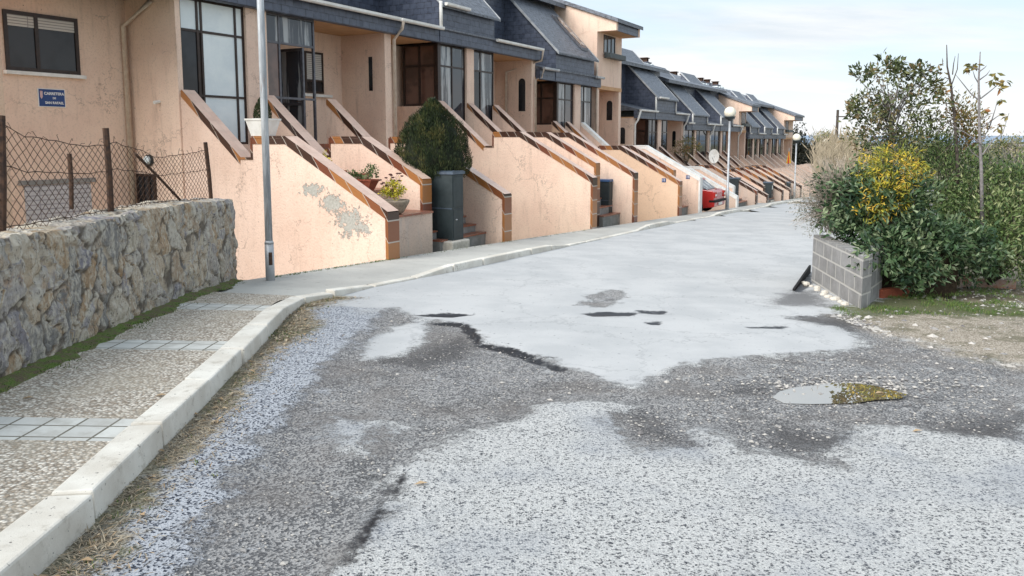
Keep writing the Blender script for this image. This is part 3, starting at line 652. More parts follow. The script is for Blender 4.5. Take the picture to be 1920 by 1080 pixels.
# ------------------------------------------------------------------ houses
VF = 13.95; VB = 15.5
def window(parent, mode, a0, a1, z0, z1, pos, mats=(None, None), nm='window', cols=(.5,), rows_=(), fw=.05, panes=None, depth=.06):
    """a framed window in its own plane. mode 'D': spans u at v=pos (faces the street); 'P': spans v at u=pos (faces back along the row)."""
    fm = mats[0] or FRAME; fr = MB(); gl = {}
    cs = [a0 + fw / 2] + [a0 + (a1 - a0) * c for c in cols] + [a1 - fw / 2]; rs = [z0 + fw / 2] + [z0 + (z1 - z0) * r_ for r_ in rows_] + [z1 - fw / 2]
    def bx(m_, A0, A1, Z0, Z1, d0, d1):
        if mode == 'D': m_.box(A0, A1, pos + d0, pos + d1, Z0, Z1)
        else: m_.box(pos + d0, pos + d1, A0, A1, Z0, Z1)
    for i in range(len(cs)):
        bx(fr, cs[i] - fw / 2, cs[i] + fw / 2, z0, z1, 0, depth)
    for i in range(len(cs) - 1):
        for r_ in rs: bx(fr, cs[i] + fw / 2, cs[i + 1] - fw / 2, r_ - fw / 2, r_ + fw / 2, .003, depth - .003)
    f = fr.build(nm, fm, parent, uvs=False)
    k = 0
    for i in range(len(cs) - 1):
        for j in range(len(rs) - 1):
            g = (panes[k] if panes else (mats[1] or GLASS)); k += 1
            if g is None: continue
            pn = gl.setdefault(g.name, (MB(), g))[0]
            bx(pn, cs[i] + fw / 2 - .004, cs[i + 1] - fw / 2 + .004, rs[j] + fw / 2 - .004, rs[j + 1] - fw / 2 + .004, depth * .4, depth * .4 + .012)
    for key, (pn, g) in gl.items():
        o = pn.build('blind' if 'blind' in g.name else 'glass_pane', g, None, uvs=('blind' in g.name), org=None) if False else pn.build('blind' if 'blind' in g.name else 'glass_pane', g, parent, uvs=('blind' in g.name))
        o.parent = f
    return f
def pipe(parent, pts, r=.045, mat_=None, nm='downpipe'):
    mb = MB(); mb.tube(pts, r, 10); return mb.build(nm, mat_ or CREAM, parent, smooth=True, uvs=False)
def gutter(parent, u0, u1, v, z, mat_=None):
    mb = MB(); mb.prx([(v, z), (v - .11, z), (v - .11, z - .06), (v - .08, z - .09), (v - .02, z - .09), (v, z - .07)], u0, u1)
    return mb.build('gutter', mat_ or WHITE, parent, uvs=False)
def slit(parent, mode, a, z0, z1, pos, wd=.13, arch=False):
    mb = MB()
    if arch:
        pr = [(a - wd / 2, z0), (a + wd / 2, z0)] + [(a + wd / 2 * math.cos(t), z1 - wd / 2 + wd / 2 * math.sin(t)) for t in np.linspace(0, math.pi, 9)]
    else: pr = [(a - wd / 2, z0), (a + wd / 2, z0), (a + wd / 2, z1), (a - wd / 2, z1)]
    if mode == 'P': mb.prx(pr, pos - .006, pos + .05)
    else: mb.pry(pr, pos - .006, pos + .05)
    return mb.build('slit_window', GLASS, parent, uvs=False)
ROOFS = .37
def house(label, c, f, Lz, lo, hi, gl, pl_, gr, dorm, wing=None, opt=()):
    """c centre, f underside of slate band, Lz parapet level, lo..hi plot, gl/pl_/gr spans of left glazing, pillar, right glazing, dorm dormer span"""
    g0 = gz(c, VF) - 1.0; fl = Lz - .12
    h = thing('row_house', (c, VF, g0), label, 'terraced house', 'row of stepped terraced houses')
    low = g0 - .3
    # walls -------------------------------------------------------------
    mb = MB()
    mb.box(lo, hi, VB, VB + .25, low, f)                                       # back wall of the porches
    mb.box(gl[0], gr[1], VF, VF + .25, low, fl)                               # wall under the glazed front
    if 'solidside' in opt: mb.box(gl[0] - .12, gl[0], VF, VB, low, f)
    else:
        mb.box(gl[0] - .14, gl[0], VF, VB, low, fl + (.98 if 'bay' in opt else 0))
    mb.box(gr[1], gr[1] + .14, VF + .0, VB, low, fl)
    if 'nohi' not in opt: mb.box(hi - .28, hi, VF, VB, low, f)                 # party wall ending in a pillar
    if 'lopillar' in opt: mb.box(lo, lo + .3, VF, VB, low, f)
    wl = mb.build('wall', STU, h, uvs=False)
    mb = MB(); mb.box(pl_[0], pl_[1], VF - .02, VF + .3, fl - .0, f); mb.build('pillar', STU, h, uvs=False)
    if 'lp2' in opt: mb = MB(); mb.box(gl[0] - .2, gl[0] - .0, VF - .02, VF + .3, fl - .4, f); mb.build('pillar', STU, h, uvs=False)
    mb = MB(); mb.box(lo + .001, hi - .001, VF - .16, VB, f - .0, f + .05); mb.build('soffit', SOFF, h, uvs=False)
    # glazing ------------------------------------------------------------
    zt = f - .005; ft = (f - .66 - fl) / (zt - fl)
    if 'first' in opt:
        window(h, 'D', gl[0], gl[1], fl, zt, VF + .05, cols=(.27, .33, .86), rows_=(.34, ft), panes=[GLASS, GLASS, FROST, FRAME, FRAME, FROST, FROST, FROST, FROST, FROST, FROST, FROST], nm='glazed_porch_front')
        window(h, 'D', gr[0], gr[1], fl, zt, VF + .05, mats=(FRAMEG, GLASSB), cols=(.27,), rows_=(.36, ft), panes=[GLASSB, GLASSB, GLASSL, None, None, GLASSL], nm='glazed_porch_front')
        # open door leaf swung inwards to the right of the second porch
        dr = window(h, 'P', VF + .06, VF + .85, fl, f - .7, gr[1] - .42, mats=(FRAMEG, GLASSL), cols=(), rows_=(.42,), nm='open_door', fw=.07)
        hd = MB(); hd.tube([(gr[1] - .45, VF + .12, fl + 1.02), (gr[1] - .5, VF + .12, fl + 1.02), (gr[1] - .5, VF + .22, fl + 1.02)], .012, 6)
        hh_ = hd.build('handle', IRON, h, uvs=False); hh_.parent = dr
    else:
        pf = [GLASS, GLASS, GLASSL, GLASSL] if c < 30 else None
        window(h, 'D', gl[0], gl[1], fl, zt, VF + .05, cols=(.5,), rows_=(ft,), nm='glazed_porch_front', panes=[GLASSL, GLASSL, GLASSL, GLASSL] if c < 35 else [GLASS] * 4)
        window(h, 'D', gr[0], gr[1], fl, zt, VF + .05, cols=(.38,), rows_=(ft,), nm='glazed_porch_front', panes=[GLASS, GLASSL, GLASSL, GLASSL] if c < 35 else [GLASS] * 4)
    if 'bay' in opt:
        window(h, 'P', VF + .1, VB - .22, fl + .98, zt, gl[0] - .10, cols=(.5,), rows_=((ft - .34) / .66,), panes=[GLASSB, GLASSB, GLASSB, GLASSB], nm='bay_side_window', fw=.07)
        mb = MB(); mb.box(gl[0] - .14, gl[0] + .02, VF - .01, VF + .1, fl + .98, zt); mb.build('corner_post', FRAME, h, uvs=False)
    elif 'solidside' not in opt:
        window(h, 'P', VF + .05, VB - .1, fl, zt, gl[0] - .10, cols=(.5,), rows_=(ft,), panes=[GLASSB] * 4, nm='bay_side_window', fw=.06)
    # roof ----------------------------------------------------------------
    bt = .36; v0 = VF - .20
    mb = MB(); mb.box(lo, hi, v0, VF - .02, f - .02, f + bt); mb.build('slate_band', SLATE, h)
    de = f + 1.14 if c < 45 else f + .95; tp = VB + 4.4
    rid = f + (3.4 if f > 3 else 2.75) + ROOFS * 4.6
    mb = MB(); mb.prx([(v0 - .08, f + bt), (v0 - .08, f + bt + .05), (VB + .4, f + bt + .62), (VB + .4, f + bt)], lo + .002, hi - .002)
    mb.build('porch_roof', SLATER, h)
    # dormer: slate cheeks and front, steep roof above
    kk = 1.03; vtop = VF - .3 + (f + 2.6 - de) / kk + 1.2; vd = v0 + .02 - .04
    mb = MB(); zt2 = de + (vtop - vd) * kk
    mb.prx([(vd, f + .0), (vd, de), (vtop, zt2), (vtop, f + .0)], dorm[0], dorm[1]); dm = mb.build('dormer', SLATE, h)
    mb = MB(); mb.prx([(vd - .16, de - .16), (vd - .16, de - .09), (vtop, zt2 + .09), (vtop, zt2 + .012), (vd - .01, de + .012)], dorm[0] - .09, dorm[1] + .09)
    o = mb.build('dormer_roof', SLATER, h); o.parent = dm
    for s_ in (dorm[0] - .115, dorm[1] + .09):
        mb = MB(); mb.prx([(vd - .17, de - .17), (vd - .17, de - .06), (vtop, zt2 + .12), (vtop, zt2 + .0)], s_, s_ + .025)
        o = mb.build('verge_trim', GALV, h, uvs=False); o.parent = dm
    # attic storey and main roof
    hiz = f > 3; e0 = VB + (.5 if hiz else -.1); ez = f + (3.5 if hiz else 2.75)
    mb = MB(); mb.prx([(e0, f + bt), (e0, ez + .1), (VB + 4.4, rid - .1), (VB + 9, ez), (VB + 9, f)], lo + .003, hi - .003); mb.build('attic_wall', SLATE, h)
    mb = MB(); mb.prx([(e0 - .55, ez - .08), (e0 - .55, ez + .10), (VB + 4.4, rid + .12), (VB + 9.3, ez + .1), (VB + 9.3, ez - .05), (VB + 4.4, rid - .06)], lo - .04, hi + .04)
    rf = mb.build('roof', SLATER, h)
    for k, uu in enumerate((lo + .6, c + .8)):
        mb = MB(); mb.box(uu, uu + .75, VB + 4.0, VB + 4.7, rid - .5, rid + .30, 0); mb.box(uu - .06, uu + .81, VB + 3.94, VB + 4.76, rid + .30, rid + .36, 0)
        mb.box(uu + .22, uu + .26, VB + 4.1, VB + 4.6, rid + .36, rid + .62, 2); mb.box(uu + .5, uu + .54, VB + 4.1, VB + 4.6, rid + .36, rid + .62, 2)
        mb.box(uu + .1, uu + .66, VB + 4.05, VB + 4.65, rid + .62, rid + .68, 2)
        o = mb.build('chimney', [SLATE, CONCG, IRON], h); o.parent = rf
    mb = MB()
    for q in range(3): mb.box(c - 1.6 + q * .8, c - 1.05 + q * .8, VB + 3.4, VB + 4.1, rid - .3 , rid + .10)
    o = mb.build('skylight', FROST, h, uvs=False); o.parent = rf
    # gutters and pipes
    gutter(h, lo + .05, dorm[0] - .0, v0 - .085, f + bt + .05, GALV if 'greygut' in opt else WHITE)
    gutter(h, dorm[1] + .0, hi - .02, v0 - .085, f + bt + .05, GALV if 'greygut' in opt else WHITE)
    if 'dgut' in opt: gutter(h, dorm[0], dorm[0] + 1.3, vd - .17, de - .02)
    if c > 35:
        for uq in (dorm[0] - .07, dorm[1] + .07): pipe(h, [(uq, vd - .03, de - .03), (uq, vd - .03, f + bt)], .05, WHITE)
    if wing: build_wing(h, f, low, *wing)
    return h
def build_wing(h, f, low, u0, u1, wh=3.04):
    zb = f + .10; top = lambda v: f + wh + ROOFS * (v - VF); sf = f + wh - .68
    mb = MB()
    cheek = [(VF, zb), (VF, sf), (VF - .87, sf), (VF - .87, top(VF - .87) + .0), (VB + 4.4, top(VB + 4.4)), (VB + 8, f), (VB + 8, zb)]
    mb.prx(cheek, u0, u0 + .2); mb.prx(cheek, u1 - .2, u1)
    mb.box(u0 + .2, u1 - .2, VF + .0, VF + .2, zb, sf + .04)
    mb.box(u0, u0 + .28, VF, VB, low, zb); mb.box(u1 - .28, u1, VF, VB, low, zb); mb.box(u0 + .28, u1 - .28, VB, VB + .2, low, zb)
    mb.build('wing_wall', STU, h, uvs=False)
    mb = MB(); mb.box(u0 + .01, u1 - .01, VF - .03, VB, zb - .16, zb - .003); mb.build('floor_beam', SOFF, h, uvs=False)
    mb = MB(); a = VF - .98
    mb.prx([(a, top(a) + .0), (a, top(a) + .16), (VB + 4.4, top(VB + 4.4) + .16), (VB + 4.4, top(VB + 4.4) + .004)], u0 - .12, u1 + .12)
    mb.build('wing_roof', SLATER, h)
    mb = MB(); mb.box(u0 + .201, u1 - .201, VF - .86, VF - .80, sf, top(VF - .87) - .002); mb.build('eave_box', SLATE, h)
    mb = MB(); mb.box(u0 + .2, u1 - .2, VF - .80, VF, sf, sf + .04); mb.build('wing_soffit', SOFF, h, uvs=False)
    if 1:
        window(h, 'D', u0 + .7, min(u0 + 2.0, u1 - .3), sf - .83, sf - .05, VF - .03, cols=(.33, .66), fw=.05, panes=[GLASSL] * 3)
        mb = MB(); mb.box(u0 + .65, min(u0 + 2.5, u1 - .1), VF - .35, VF - .06, sf - 1.05, sf - .84); fb = mb.build('window_box', CAB, h, uvs=False)
hs = []
h0 = house('nearest house, with frosted glass porch door and blue street plaque on its wall', 13.2, 4.60, 1.72, 7.35, 18.06, (11.18, 12.88), (12.88, 13.48), (13.50, 15.10), (9.5, 13.0), None, ('first', 'solidside', 'lp2x'))
h1 = house('second house from the left, brown glass bay and white gutters behind the cypress bush', 22.12, 4.60, 1.87, 18.06, 26.66, (20.46, 21.92), (21.92, 22.36), (22.36, 23.72), (20.15, 23.32), None, ('bay', 'dgut'))
h2 = house('third house, with a tall gabled wing and skylight in its steep slate roof', 30.4, 3.95, 1.43, 26.67, 32.4, (28.62, 30.1), (30.1, 30.7), (30.7, 32.0), (27.95, 31.6), (32.4, 35.25), ('bay', 'nohi', 'greygut'))
h3 = house('house just beyond the tall gabled wing, one storey lower, white stepped gutters', 40.8, 2.75, .36, 36.9, 44.9, (39.15, 40.5), (40.5, 41.0), (41.0, 42.2), (39.5, 42.6), None, ('bay', 'lopillar', 'dgut'))
h4 = house('small middle house of the three slate dormers behind the first globe lamp', 47.5, 2.28, .05, 44.92, 50.4, (45.2, 47.1), (47.1, 47.4), (47.4, 49.9), (45.9, 48.8), None, ())
h5 = house('house directly behind the first globe lamp with a white dish before it', 53.3, 2.28, .0, 50.42, 57.7, (50.8, 53.0), (53.0, 53.4), (53.4, 54.7), (52.1, 55.0), (57.8, 60.0, 2.1), ('nohi',))
h6 = house('first of the three smallest far houses, beside the second gabled wing', 62.6, 1.80, -.43, 60.1, 64.6, (61.0, 62.4), (62.4, 62.8), (62.8, 64.0), (60.4, 63.0), None, ())
h7 = house('middle one of the three smallest far houses near the row end', 67.0, 1.80, -.43, 64.62, 69.3, (65.4, 66.8), (66.8, 67.2), (67.2, 68.4), (65.3, 67.9), None, ())
h8 = house('last house of the row, ending in a gabled wing by the dark tree', 71.9, 1.80, -.43, 69.32, 74.3, (70.1, 71.6), (71.6, 72.0), (72.0, 73.6), (70.3, 72.9), (74.3, 78.7, 2.3), ('nohi',))
# first house: extras
mb = MB(); mb.box(7.35 - 3, 7.62, VF - .02, VF + .3, -3, 4.6); mb.build('wall', stucco('stucco_bright', (.70, .50, .37), (.62, .43, .31), bmp=.9, bs_=26), h0, uvs=False)
wn = window(h0, 'D', 8.55, 9.98, 2.98, 4.08, VB - .03, cols=(.42,), fw=.07, panes=[GLASS, GLASS])
mb = MB(); mb.box(8.62, 9.91, VB - .0125, VB - .0085, 3.80, 4.02); o = mb.build('blind', BLIND, h0); o.parent = wn
mb = MB(); mb.box(8.5, 10.05, VB - .10, VB, 2.91, 2.975); mb.build('window_sill', WHITE, h0, uvs=False)
mb = MB(); mb.box(8.72, 10.05, VB - .02, VB, -1.3, .83); gd = mb.build('garage_door', GARD, h0)
mb = MB(); mb.box(8.62, 10.15, VB - .05, VB, .84, .93); mb.build('door_lintel', CONCG, h0, uvs=False)
window(h0, 'P', 14.78, 15.38, .12, .98, 11.18 - .16, cols=(.33, .66), fw=.05, nm='barred_window')
pipe(h0, [(10.95, VB - .08, -1.2), (10.95, VB - .08, 4.05), (11.0, 14.6, 4.5)], .055)
mb = MB(); mb.tube([(11.06, 14.55, 2.48), (10.93, 14.55, 2.46)], .035, 8); mb.build('vent_pipe', WHITE, h0, uvs=False)
window(h0, 'D', 16.3, 17.0, 2.96, 4.06, VB - .04, cols=(), rows_=(.3,), fw=.05, panes=[GLASS, BLIND])
mb = MB(); mb.box(16.1, 17.25, VB - .12, VB, 2.86, 2.93); mb.build('window_sill', WHITE, h0, uvs=False)
slit(h0, 'P', 14.45, 3.05, 3.98, 18.06 - .28)
pipe(h0, [(18.12, VF - .4, 4.92), (18.12, VF - .34, 4.72), (18.14, VF - .05, 4.45), (18.14, VF - .05, -1.2)], .05)
slit(h1, 'D', 19.72 - .7, 3.0, 4.1, VB, .16)
mb = MB(); mb.box(18.8, 19.25, VB - .07, VB, 2.93, 2.98); mb.build('window_sill', TILE, h1, uvs=False)
slit(h1, 'P', 14.35, 2.75, 3.95, 26.66 - .28, .28, True)
pipe(h1, [(20.06, VF - .32, 5.75), (20.06, VF - .32, 5.0)], .05, WHITE)
pipe(h1, [(26.6, VF - .36, 4.95), (26.6, VF - .3, 4.6), (26.33, VB - .5, 4.2), (26.33, VB - .5, .5)], .05)
window(h1, 'D', 24.3, 25.3, 2.9, 3.9, VB - .03, cols=(.5,), fw=.05)
pipe(h2, [(26.75, VF - .33, 4.3), (26.8, VF - .2, 4.0), (26.55, VF - .08, 3.9), (26.55, VF - .08, 1.0)], .045)
pipe(h2, [(32.3, VF - .05, 5.0), (32.3, VF - .05, 4.1), (32.3, VF - .05, 1.2)], .045)
slit(h2, 'P', 14.4, 2.6, 3.5, 35.25 - .28, .28, True)
# skylight on the steep dormer roof of the third house
mb = MB(); kk = 1.03; vd = VF - .22; de = 3.95 + 1.14
def rp(u, v, dz): return (u, v, de + (v - vd) * kk + dz)
mb.add([rp(30.7, 13.9, .10), rp(31.35, 13.9, .10), rp(31.35, 15.3, .10), rp(30.7, 15.3, .10), rp(30.7, 13.9, .22), rp(31.35, 13.9, .22), rp(31.35, 15.3, .22), rp(30.7, 15.3, .22)],
       [(0,3,2,1),(4,5,6,7),(0,1,5,4),(1,2,6,5),(2,3,7,6),(3,0,4,7)])
sk = mb.build('skylight', FRAMEG, h2, uvs=False)
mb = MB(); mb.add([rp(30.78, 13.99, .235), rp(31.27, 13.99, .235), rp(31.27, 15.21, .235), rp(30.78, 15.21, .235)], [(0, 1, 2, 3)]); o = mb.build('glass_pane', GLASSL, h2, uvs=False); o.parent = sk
slit(h3, 'P', 14.5, 1.5, 2.3, 37.2 - .30, .28, True)
for hh_, u_, z_ in ((h3, 37.0, 3.1), (h3, 44.8, 3.1), (h4, 50.3, 2.6), (h5, 57.6, 2.6)):
    f_ = z_ - .35; pipe(hh_, [(u_, VF - .34, z_), (u_, VF - .2, f_ - .1), (u_, VF - .06, f_ - .3), (u_, VF - .06, f_ - 2.5)], .05, WHITE)
slit(h3, 'P', 14.4, 1.3, 2.2, 44.9 - .28, .2, True)
# ------------------------------------------------------------------ stair walls with tiled copings, steps, planting terraces
def sprof(Lz, vend, zlow):
    zend = Lz - 1.3 * (11.1 - vend) / 2.35
    top = [(vend, zend), (11.1, Lz), (11.95, Lz), (11.95, Lz - .40), (12.3, Lz - .40), (VF - .03, Lz + .95), (VF - .002, Lz + .95)]
    return top, zend
def stair_wall(u, Lz, vend, label, mat_=None, cop=None, th=.28, group='sloping walls of the front stairs'):
    low = gz(u, 9) - .15; t = thing('stair_wall', (u, vend, low), label, 'wall', group)
    top, zend = sprof(Lz, vend, low); th2 = th
    mb = MB(); pr = [(vend, low)] + top + [(VF - .002, -3.2 + gz(u, 9)), (vend + .6, -2.4 + gz(u, 9)), (vend + .3, low - .8)]
    mb.prx(pr, u, u + th2); mb.build('wall_body', mat_ or STU, t, uvs=False)
    cm = cop or (TILE, TILETOP); mb = MB(); k = .05; e = .022
    def strip(p, q, first=False):
        (a, za), (b, zb) = p, q; d = Vector((b - a, zb - za)).normalized(); n = Vector((-d.y, d.x)); n = n if n.y > 0 else -n
        A = [(a, za + .002), (b, zb + .002), (b + n.x * k, zb + n.y * k), (a + n.x * k, za + n.y * k)]
        mb.prx(A, u - e, u + th2 + e, 0)
        # band of tile on the outer face just under the top, and pale top tiles
        o = len(mb.v)
        mb.add([(u - e + .004, a + n.x * (k + .004), za + n.y * (k + .004)), (u + th2 + e - .004, a + n.x * (k + .004), za + n.y * (k + .004)), (u + th2 + e - .004, b + n.x * (k + .004), zb + n.y * (k + .004)), (u - e + .004, b + n.x * (k + .004), zb + n.y * (k + .004))], [(0, 1, 2, 3)], 1)
        B = [(a, za), (b, zb), (b, zb - .10), (a, za - .10)]; mb.prx(B, u - e * .7, u - .002, 0)
    strip(top[0], top[1]); strip(top[1], top[2]); strip(top[4], top[5])
    mb.box(u - e, u + th2 + e, 11.95, 11.99, Lz - .40, Lz + .02, 0); mb.box(u - e, u + th2 + e, 11.99, 12.3, Lz - .40, Lz - .36, 0)
    mb.box(u - e, u + th2 + e, vend - .03, vend - .002, low, zend + .03, 0)                       # tiled end of the wall
    mb.box(u - e * .7, u - .002, vend, vend + .035, low, zend - .05, 0)
    mb.build('coping', list(cm), t, uvs=True); return t
def flight(u0, u1, z0, v0, Lz, label, group='front stairs of the houses'):
    t = thing('staircase', (u0, v0, z0 - .2), label, 'stairs', group); mb = MB(); n = 7; zl = Lz - 1.05; rise = (zl - z0) / n
    run = (11.15 - v0) / (n); prev = z0
    for i in range(n):
        za = z0 + i * rise; mb.box(u0, u1, v0 + i * run, 11.2 if i == 0 else v0 + (i + 1) * run + .0 if i < n - 1 else 11.2, z0 - .9, za + rise - .035, 0)
    for i in range(n):
        za = z0 + (i + 1) * rise; mb.box(u0 + .003, u1 - .003, v0 + i * run - .025, v0 + (i + 1) * run - .03, za - .034, za, 1)
    mb.box(u0, u1, 11.203, 12.3, z0 - .9, zl, 1); m2_ = 6; fl = Lz - .12; r2 = (fl - zl) / m2_; q = (VF - 12.3) / m2_
    for i in range(m2_): mb.box(u0, u1, 12.302 + i * q, VF - .003, zl + (i - 1) * r2 if i else z0 - .9, zl + (i + 1) * r2, 1)
    o = mb.build('steps', [CONCG, TREAD], t); return t
def terrace(u0, u1, v0, z0, tops_, label, back=12.25):
    t = thing('planting_terrace', (u0, v0, z0), label, 'terrace', 'stepped planting terraces beside the stairs'); v = v0
    mb = MB(); md = MB()
    for i, (dv, z) in enumerate(tops_):
        ve = v + dv; mb.box(u0, u1, v, ve if i < len(tops_) - 1 else back, z0 - .8, z - .04)
        md.box(u0 + .002, u1 - .002, v - .03, ve - .034 if i < len(tops_) - 1 else back, z - .038, z); v = ve
    mb.build('terrace_body', STB, t, uvs=False); md.build('tiled_shelf', TREAD, t); return t
stair_wall(11.10, 1.72, 8.72, 'long pink wall with peeling grey patches behind the galvanised lamp post', STP)
stair_wall(13.30, 1.72, 9.55, 'pink sloping wall behind the two flower pots, ending at the nearest cabinet', STU)
stair_wall(15.38, 1.72, 8.82, 'short speckled sloping wall just right of the nearest steps and cabinet', STU)
terrace(11.38, 13.30, 9.30, gz(12, 9), [(.92, .27), (.72, .70), (.6, 1.0), (.6, 1.05)], 'stained pink terrace carrying the stone bowl and red trough')
flight(13.58, 15.38, gz(14.5, 9) + .02, 9.30, 1.72, 'brown tiled steps behind the nearest dark cabinet')
STW = (WHITE, WHITE)
specs = [(20.25, 21.92, 23.55, 1.88, 'A', None), (28.05, 29.25, 30.75, 1.43, 'B', None), (36.6, 38.5, 40.7, .36, 'C', STW), (43.2, 45.3, 47.4, .03, 'D', None), (49.6, 51.5, 53.4, .0, 'D', None), (56.4, 58.4, 60.4, -.40, 'E', None), (63.0, 65.0, 67.0, -.43, 'E', None), (69.5, 71.5, 73.5, -.43, 'E', None)]
lab = [('wide blank pink wall with dark tile edge right of the cypress bush', 'narrow sloping wall seen just behind the wide blank pink wall, at the second cabinet', 'sloping wall with dark tiled end right of the second cabinet'),
       ('saturated orange wall carrying a small blue number plate', 'sloping wall hidden behind the orange wall, at the third cabinet', 'pale wall with white coping just left of the red car'),
       ('pale white edged wall behind the red car', 'second white edged sloping wall beyond the red car', 'sloping wall with brown double edge behind the fourth cabinet'),
       ('sloping wall just right of the fourth cabinet', 'sloping wall between the fourth and fifth cabinets', 'sloping wall left of the fifth cabinet'),
       ('sloping wall right of the fifth cabinet', 'narrow wall below the white oval dish', 'sloping wall left of the sixth cabinet'),
       ('far sloping wall below the second gabled wing', 'far sloping wall one before the second globe lamp', 'far sloping wall behind the second globe lamp'),
       ('far sloping wall under the middle small house, leftmost of three', 'far sloping wall under the middle small house, centre of three', 'far sloping wall under the middle small house, rightmost of three'),
       ('farthest sloping walls at the row end, leftmost of three', 'farthest sloping walls at the row end, centre of three', 'farthest sloping wall of the whole row')]
sl_ = ['brown tiled steps beside the second cabinet', 'steps beside the third cabinet, left of the red car', 'steps behind the fourth cabinet', 'steps beside the fifth cabinet', 'steps beside the sixth cabinet', 'far steps below the second gabled wing', 'far steps below the middle small house', 'farthest steps at the row end']
for (a, b, c_, Lz, kd_, cp), lb, s_ in zip(specs, lab, sl_):
    stair_wall(a, Lz, 8.82, lb[0], STO if kd_ == 'B' else STB if kd_ in 'CDE' else None, cp or ((STB, STB) if kd_ == 'E' else (TILE, STB) if kd_ == 'D' else None))
    stair_wall(b, Lz, 9.45, lb[1], None, cp or ((STB, STB) if kd_ == 'E' else (TILE, STB) if kd_ == 'D' else None)); stair_wall(c_, Lz, 8.85, lb[2], STB if kd_ in 'CDE' else None, STW if kd_ == 'B' else (STB, STB) if kd_ == 'E' else (TILE, STB) if kd_ == 'D' else None)
    flight(b + .28, c_, gz(b, 9) + .02, 9.3, Lz, s_)
    if a < 45: terrace(a + .28, b, 9.4, gz(a, 9), [(.8, Lz - 1.5), (.8, Lz - 1.0), (.5, Lz - .7)], 'planting terrace between walls ' + ['beside the second cabinet', 'behind the orange wall', 'behind the red car', 'right of the fourth cabinet'][[20.25, 28.05, 36.6, 43.2].index(a)])
# ------------------------------------------------------------------ planter of concrete blocks
A_ = Vector(gp(1522, 530)); B_ = Vector(gp(1614, 580)); C_ = Vector(gp(1650, 558)); zb = gxy(B_.x, B_.y)
BLOCK = bricky('concrete_block', (.19, .185, .18), (.25, .245, .24), (.46, .44, .40), .42, .215, .014, rough=.92, bmp=.6, spec=.2, vary=.45)
pt = thing('block_planter', (B_.x, B_.y, zb - .15), 'open planter of grey concrete blocks in three courses, pale mortar joints', 'planter', street=False)
dAB = (A_ - B_).normalized(); dBC = (C_ - B_).normalized(); A2 = B_ + dAB * ((A_ - B_).length + .02); C2 = B_ + dBC * 1.25; nA_ = Vector((dAB.y, -dAB.x)); nC_ = Vector((-dBC.y, dBC.x))
mb = MB(); q = [B_, A2, A2 + nA_ * .19, B_ + nA_ * .19 + dAB * .25]; mb.prz([tuple(p) for p in q], zb - .25, zb + .66)
mb.build('wall_side', BLOCK, pt)
mb = MB(); q = [B_ + dBC * .003 - nC_ * .0, B_ + nA_ * .19 + dAB * .25 + dBC * .003, C2 + nC_ * .17, C2]; mb.prz([tuple(p) for p in q], zb - .25, zb + .655)
mb.build('wall_side', BLOCK, pt)
mb = MB(); q = [B_ + Vector((.15, .3)), A2 + Vector((.1, -.05)), A2 + Vector((1.9, .6)), C2 + Vector((1.2, .3)), C2 + Vector((0, .2))]; mb.prz([tuple(p) for p in q], zb - .1, zb + .5)
mb.build('soil', SOIL, pt, uvs=False)
# rubble footing, bricks and rubber strip by the planter
for i in range(11):
    t = i / 10; p = B_.lerp(A_, .12 + t * .85) + Vector((-.09 - rnd.random() * .08, 0)); s = rnd.uniform(.025, .06); mb = MB()
    mb.lathe([(s * .5, -.04), (s, s * .25), (s * .8, s * .7), (s * .2, s * .9)], (p.x, p.y, gxy(p.x, p.y)), 7, sx=rnd.uniform(.8, 1.4))
    o = mb.build('loose_stone', CONC, org=(p.x, p.y, gxy(p.x, p.y)), uvs=False)
    tag(o, 'pale loose stone among the rubble along the foot of the block planter', 'stone', 'stones at the planter foot')
def brick(x0, y0, x1, y1, hgt, lab, mt, wd=.11):
    a = Vector(gp(x0, y0)); b = Vector(gp(x1, y1)); d = (b - a).normalized(); n = Vector((-d.y, d.x)) * wd; mb = MB(); z = gxy(a.x, a.y)
    mb.prz([tuple(a), tuple(b), tuple(b + n), tuple(a + n)], lambda X, Y: gxy(X, Y) - .05, lambda X, Y: gxy(X, Y) + hgt)
    tag(mb.build('edging_slab', mt, org=(a.x, a.y, z), uvs=False, bevel=.008), lab, 'edging slab', 'terracotta slabs edging the flower bed')
brick(1654, 560, 1738, 548, .12, 'dark terracotta slab touching the right side of the block planter', TERRA)
TER2 = simple('pale_terracotta', (.42, .17, .10), (.50, .40, .34), 7, .85)
brick(1745, 545, 1822, 530, .13, 'middle edging slab, partly whitened, standing in the grass', TER2)
brick(1832, 532, 1905, 537, .08, 'low pale orange slab at the right end of the edging', TER2)
p0 = Vector(gp(1490, 545)); p1 = Vector(gp(1520, 512)); mb = MB(); dd_ = (p1 - p0).normalized(); nn_ = Vector((-dd_.y, dd_.x)) * .03; mb.prz([tuple(p0), tuple(p0 + nn_), tuple(p1 + nn_), tuple(p1)], lambda X, Y: gxy(X, Y) - .03, lambda X, Y: gxy(X, Y) + .025 + .11 * min(1, (Vector((X, Y)) - p0).length / (p1 - p0).length))
tag(mb.build('rubber_strip', CAN, org=(p0.x, p0.y, gxy(p0.x, p0.y)), uvs=False), 'black strip of rubber leaning on the road beside the block planter', 'rubber strip')
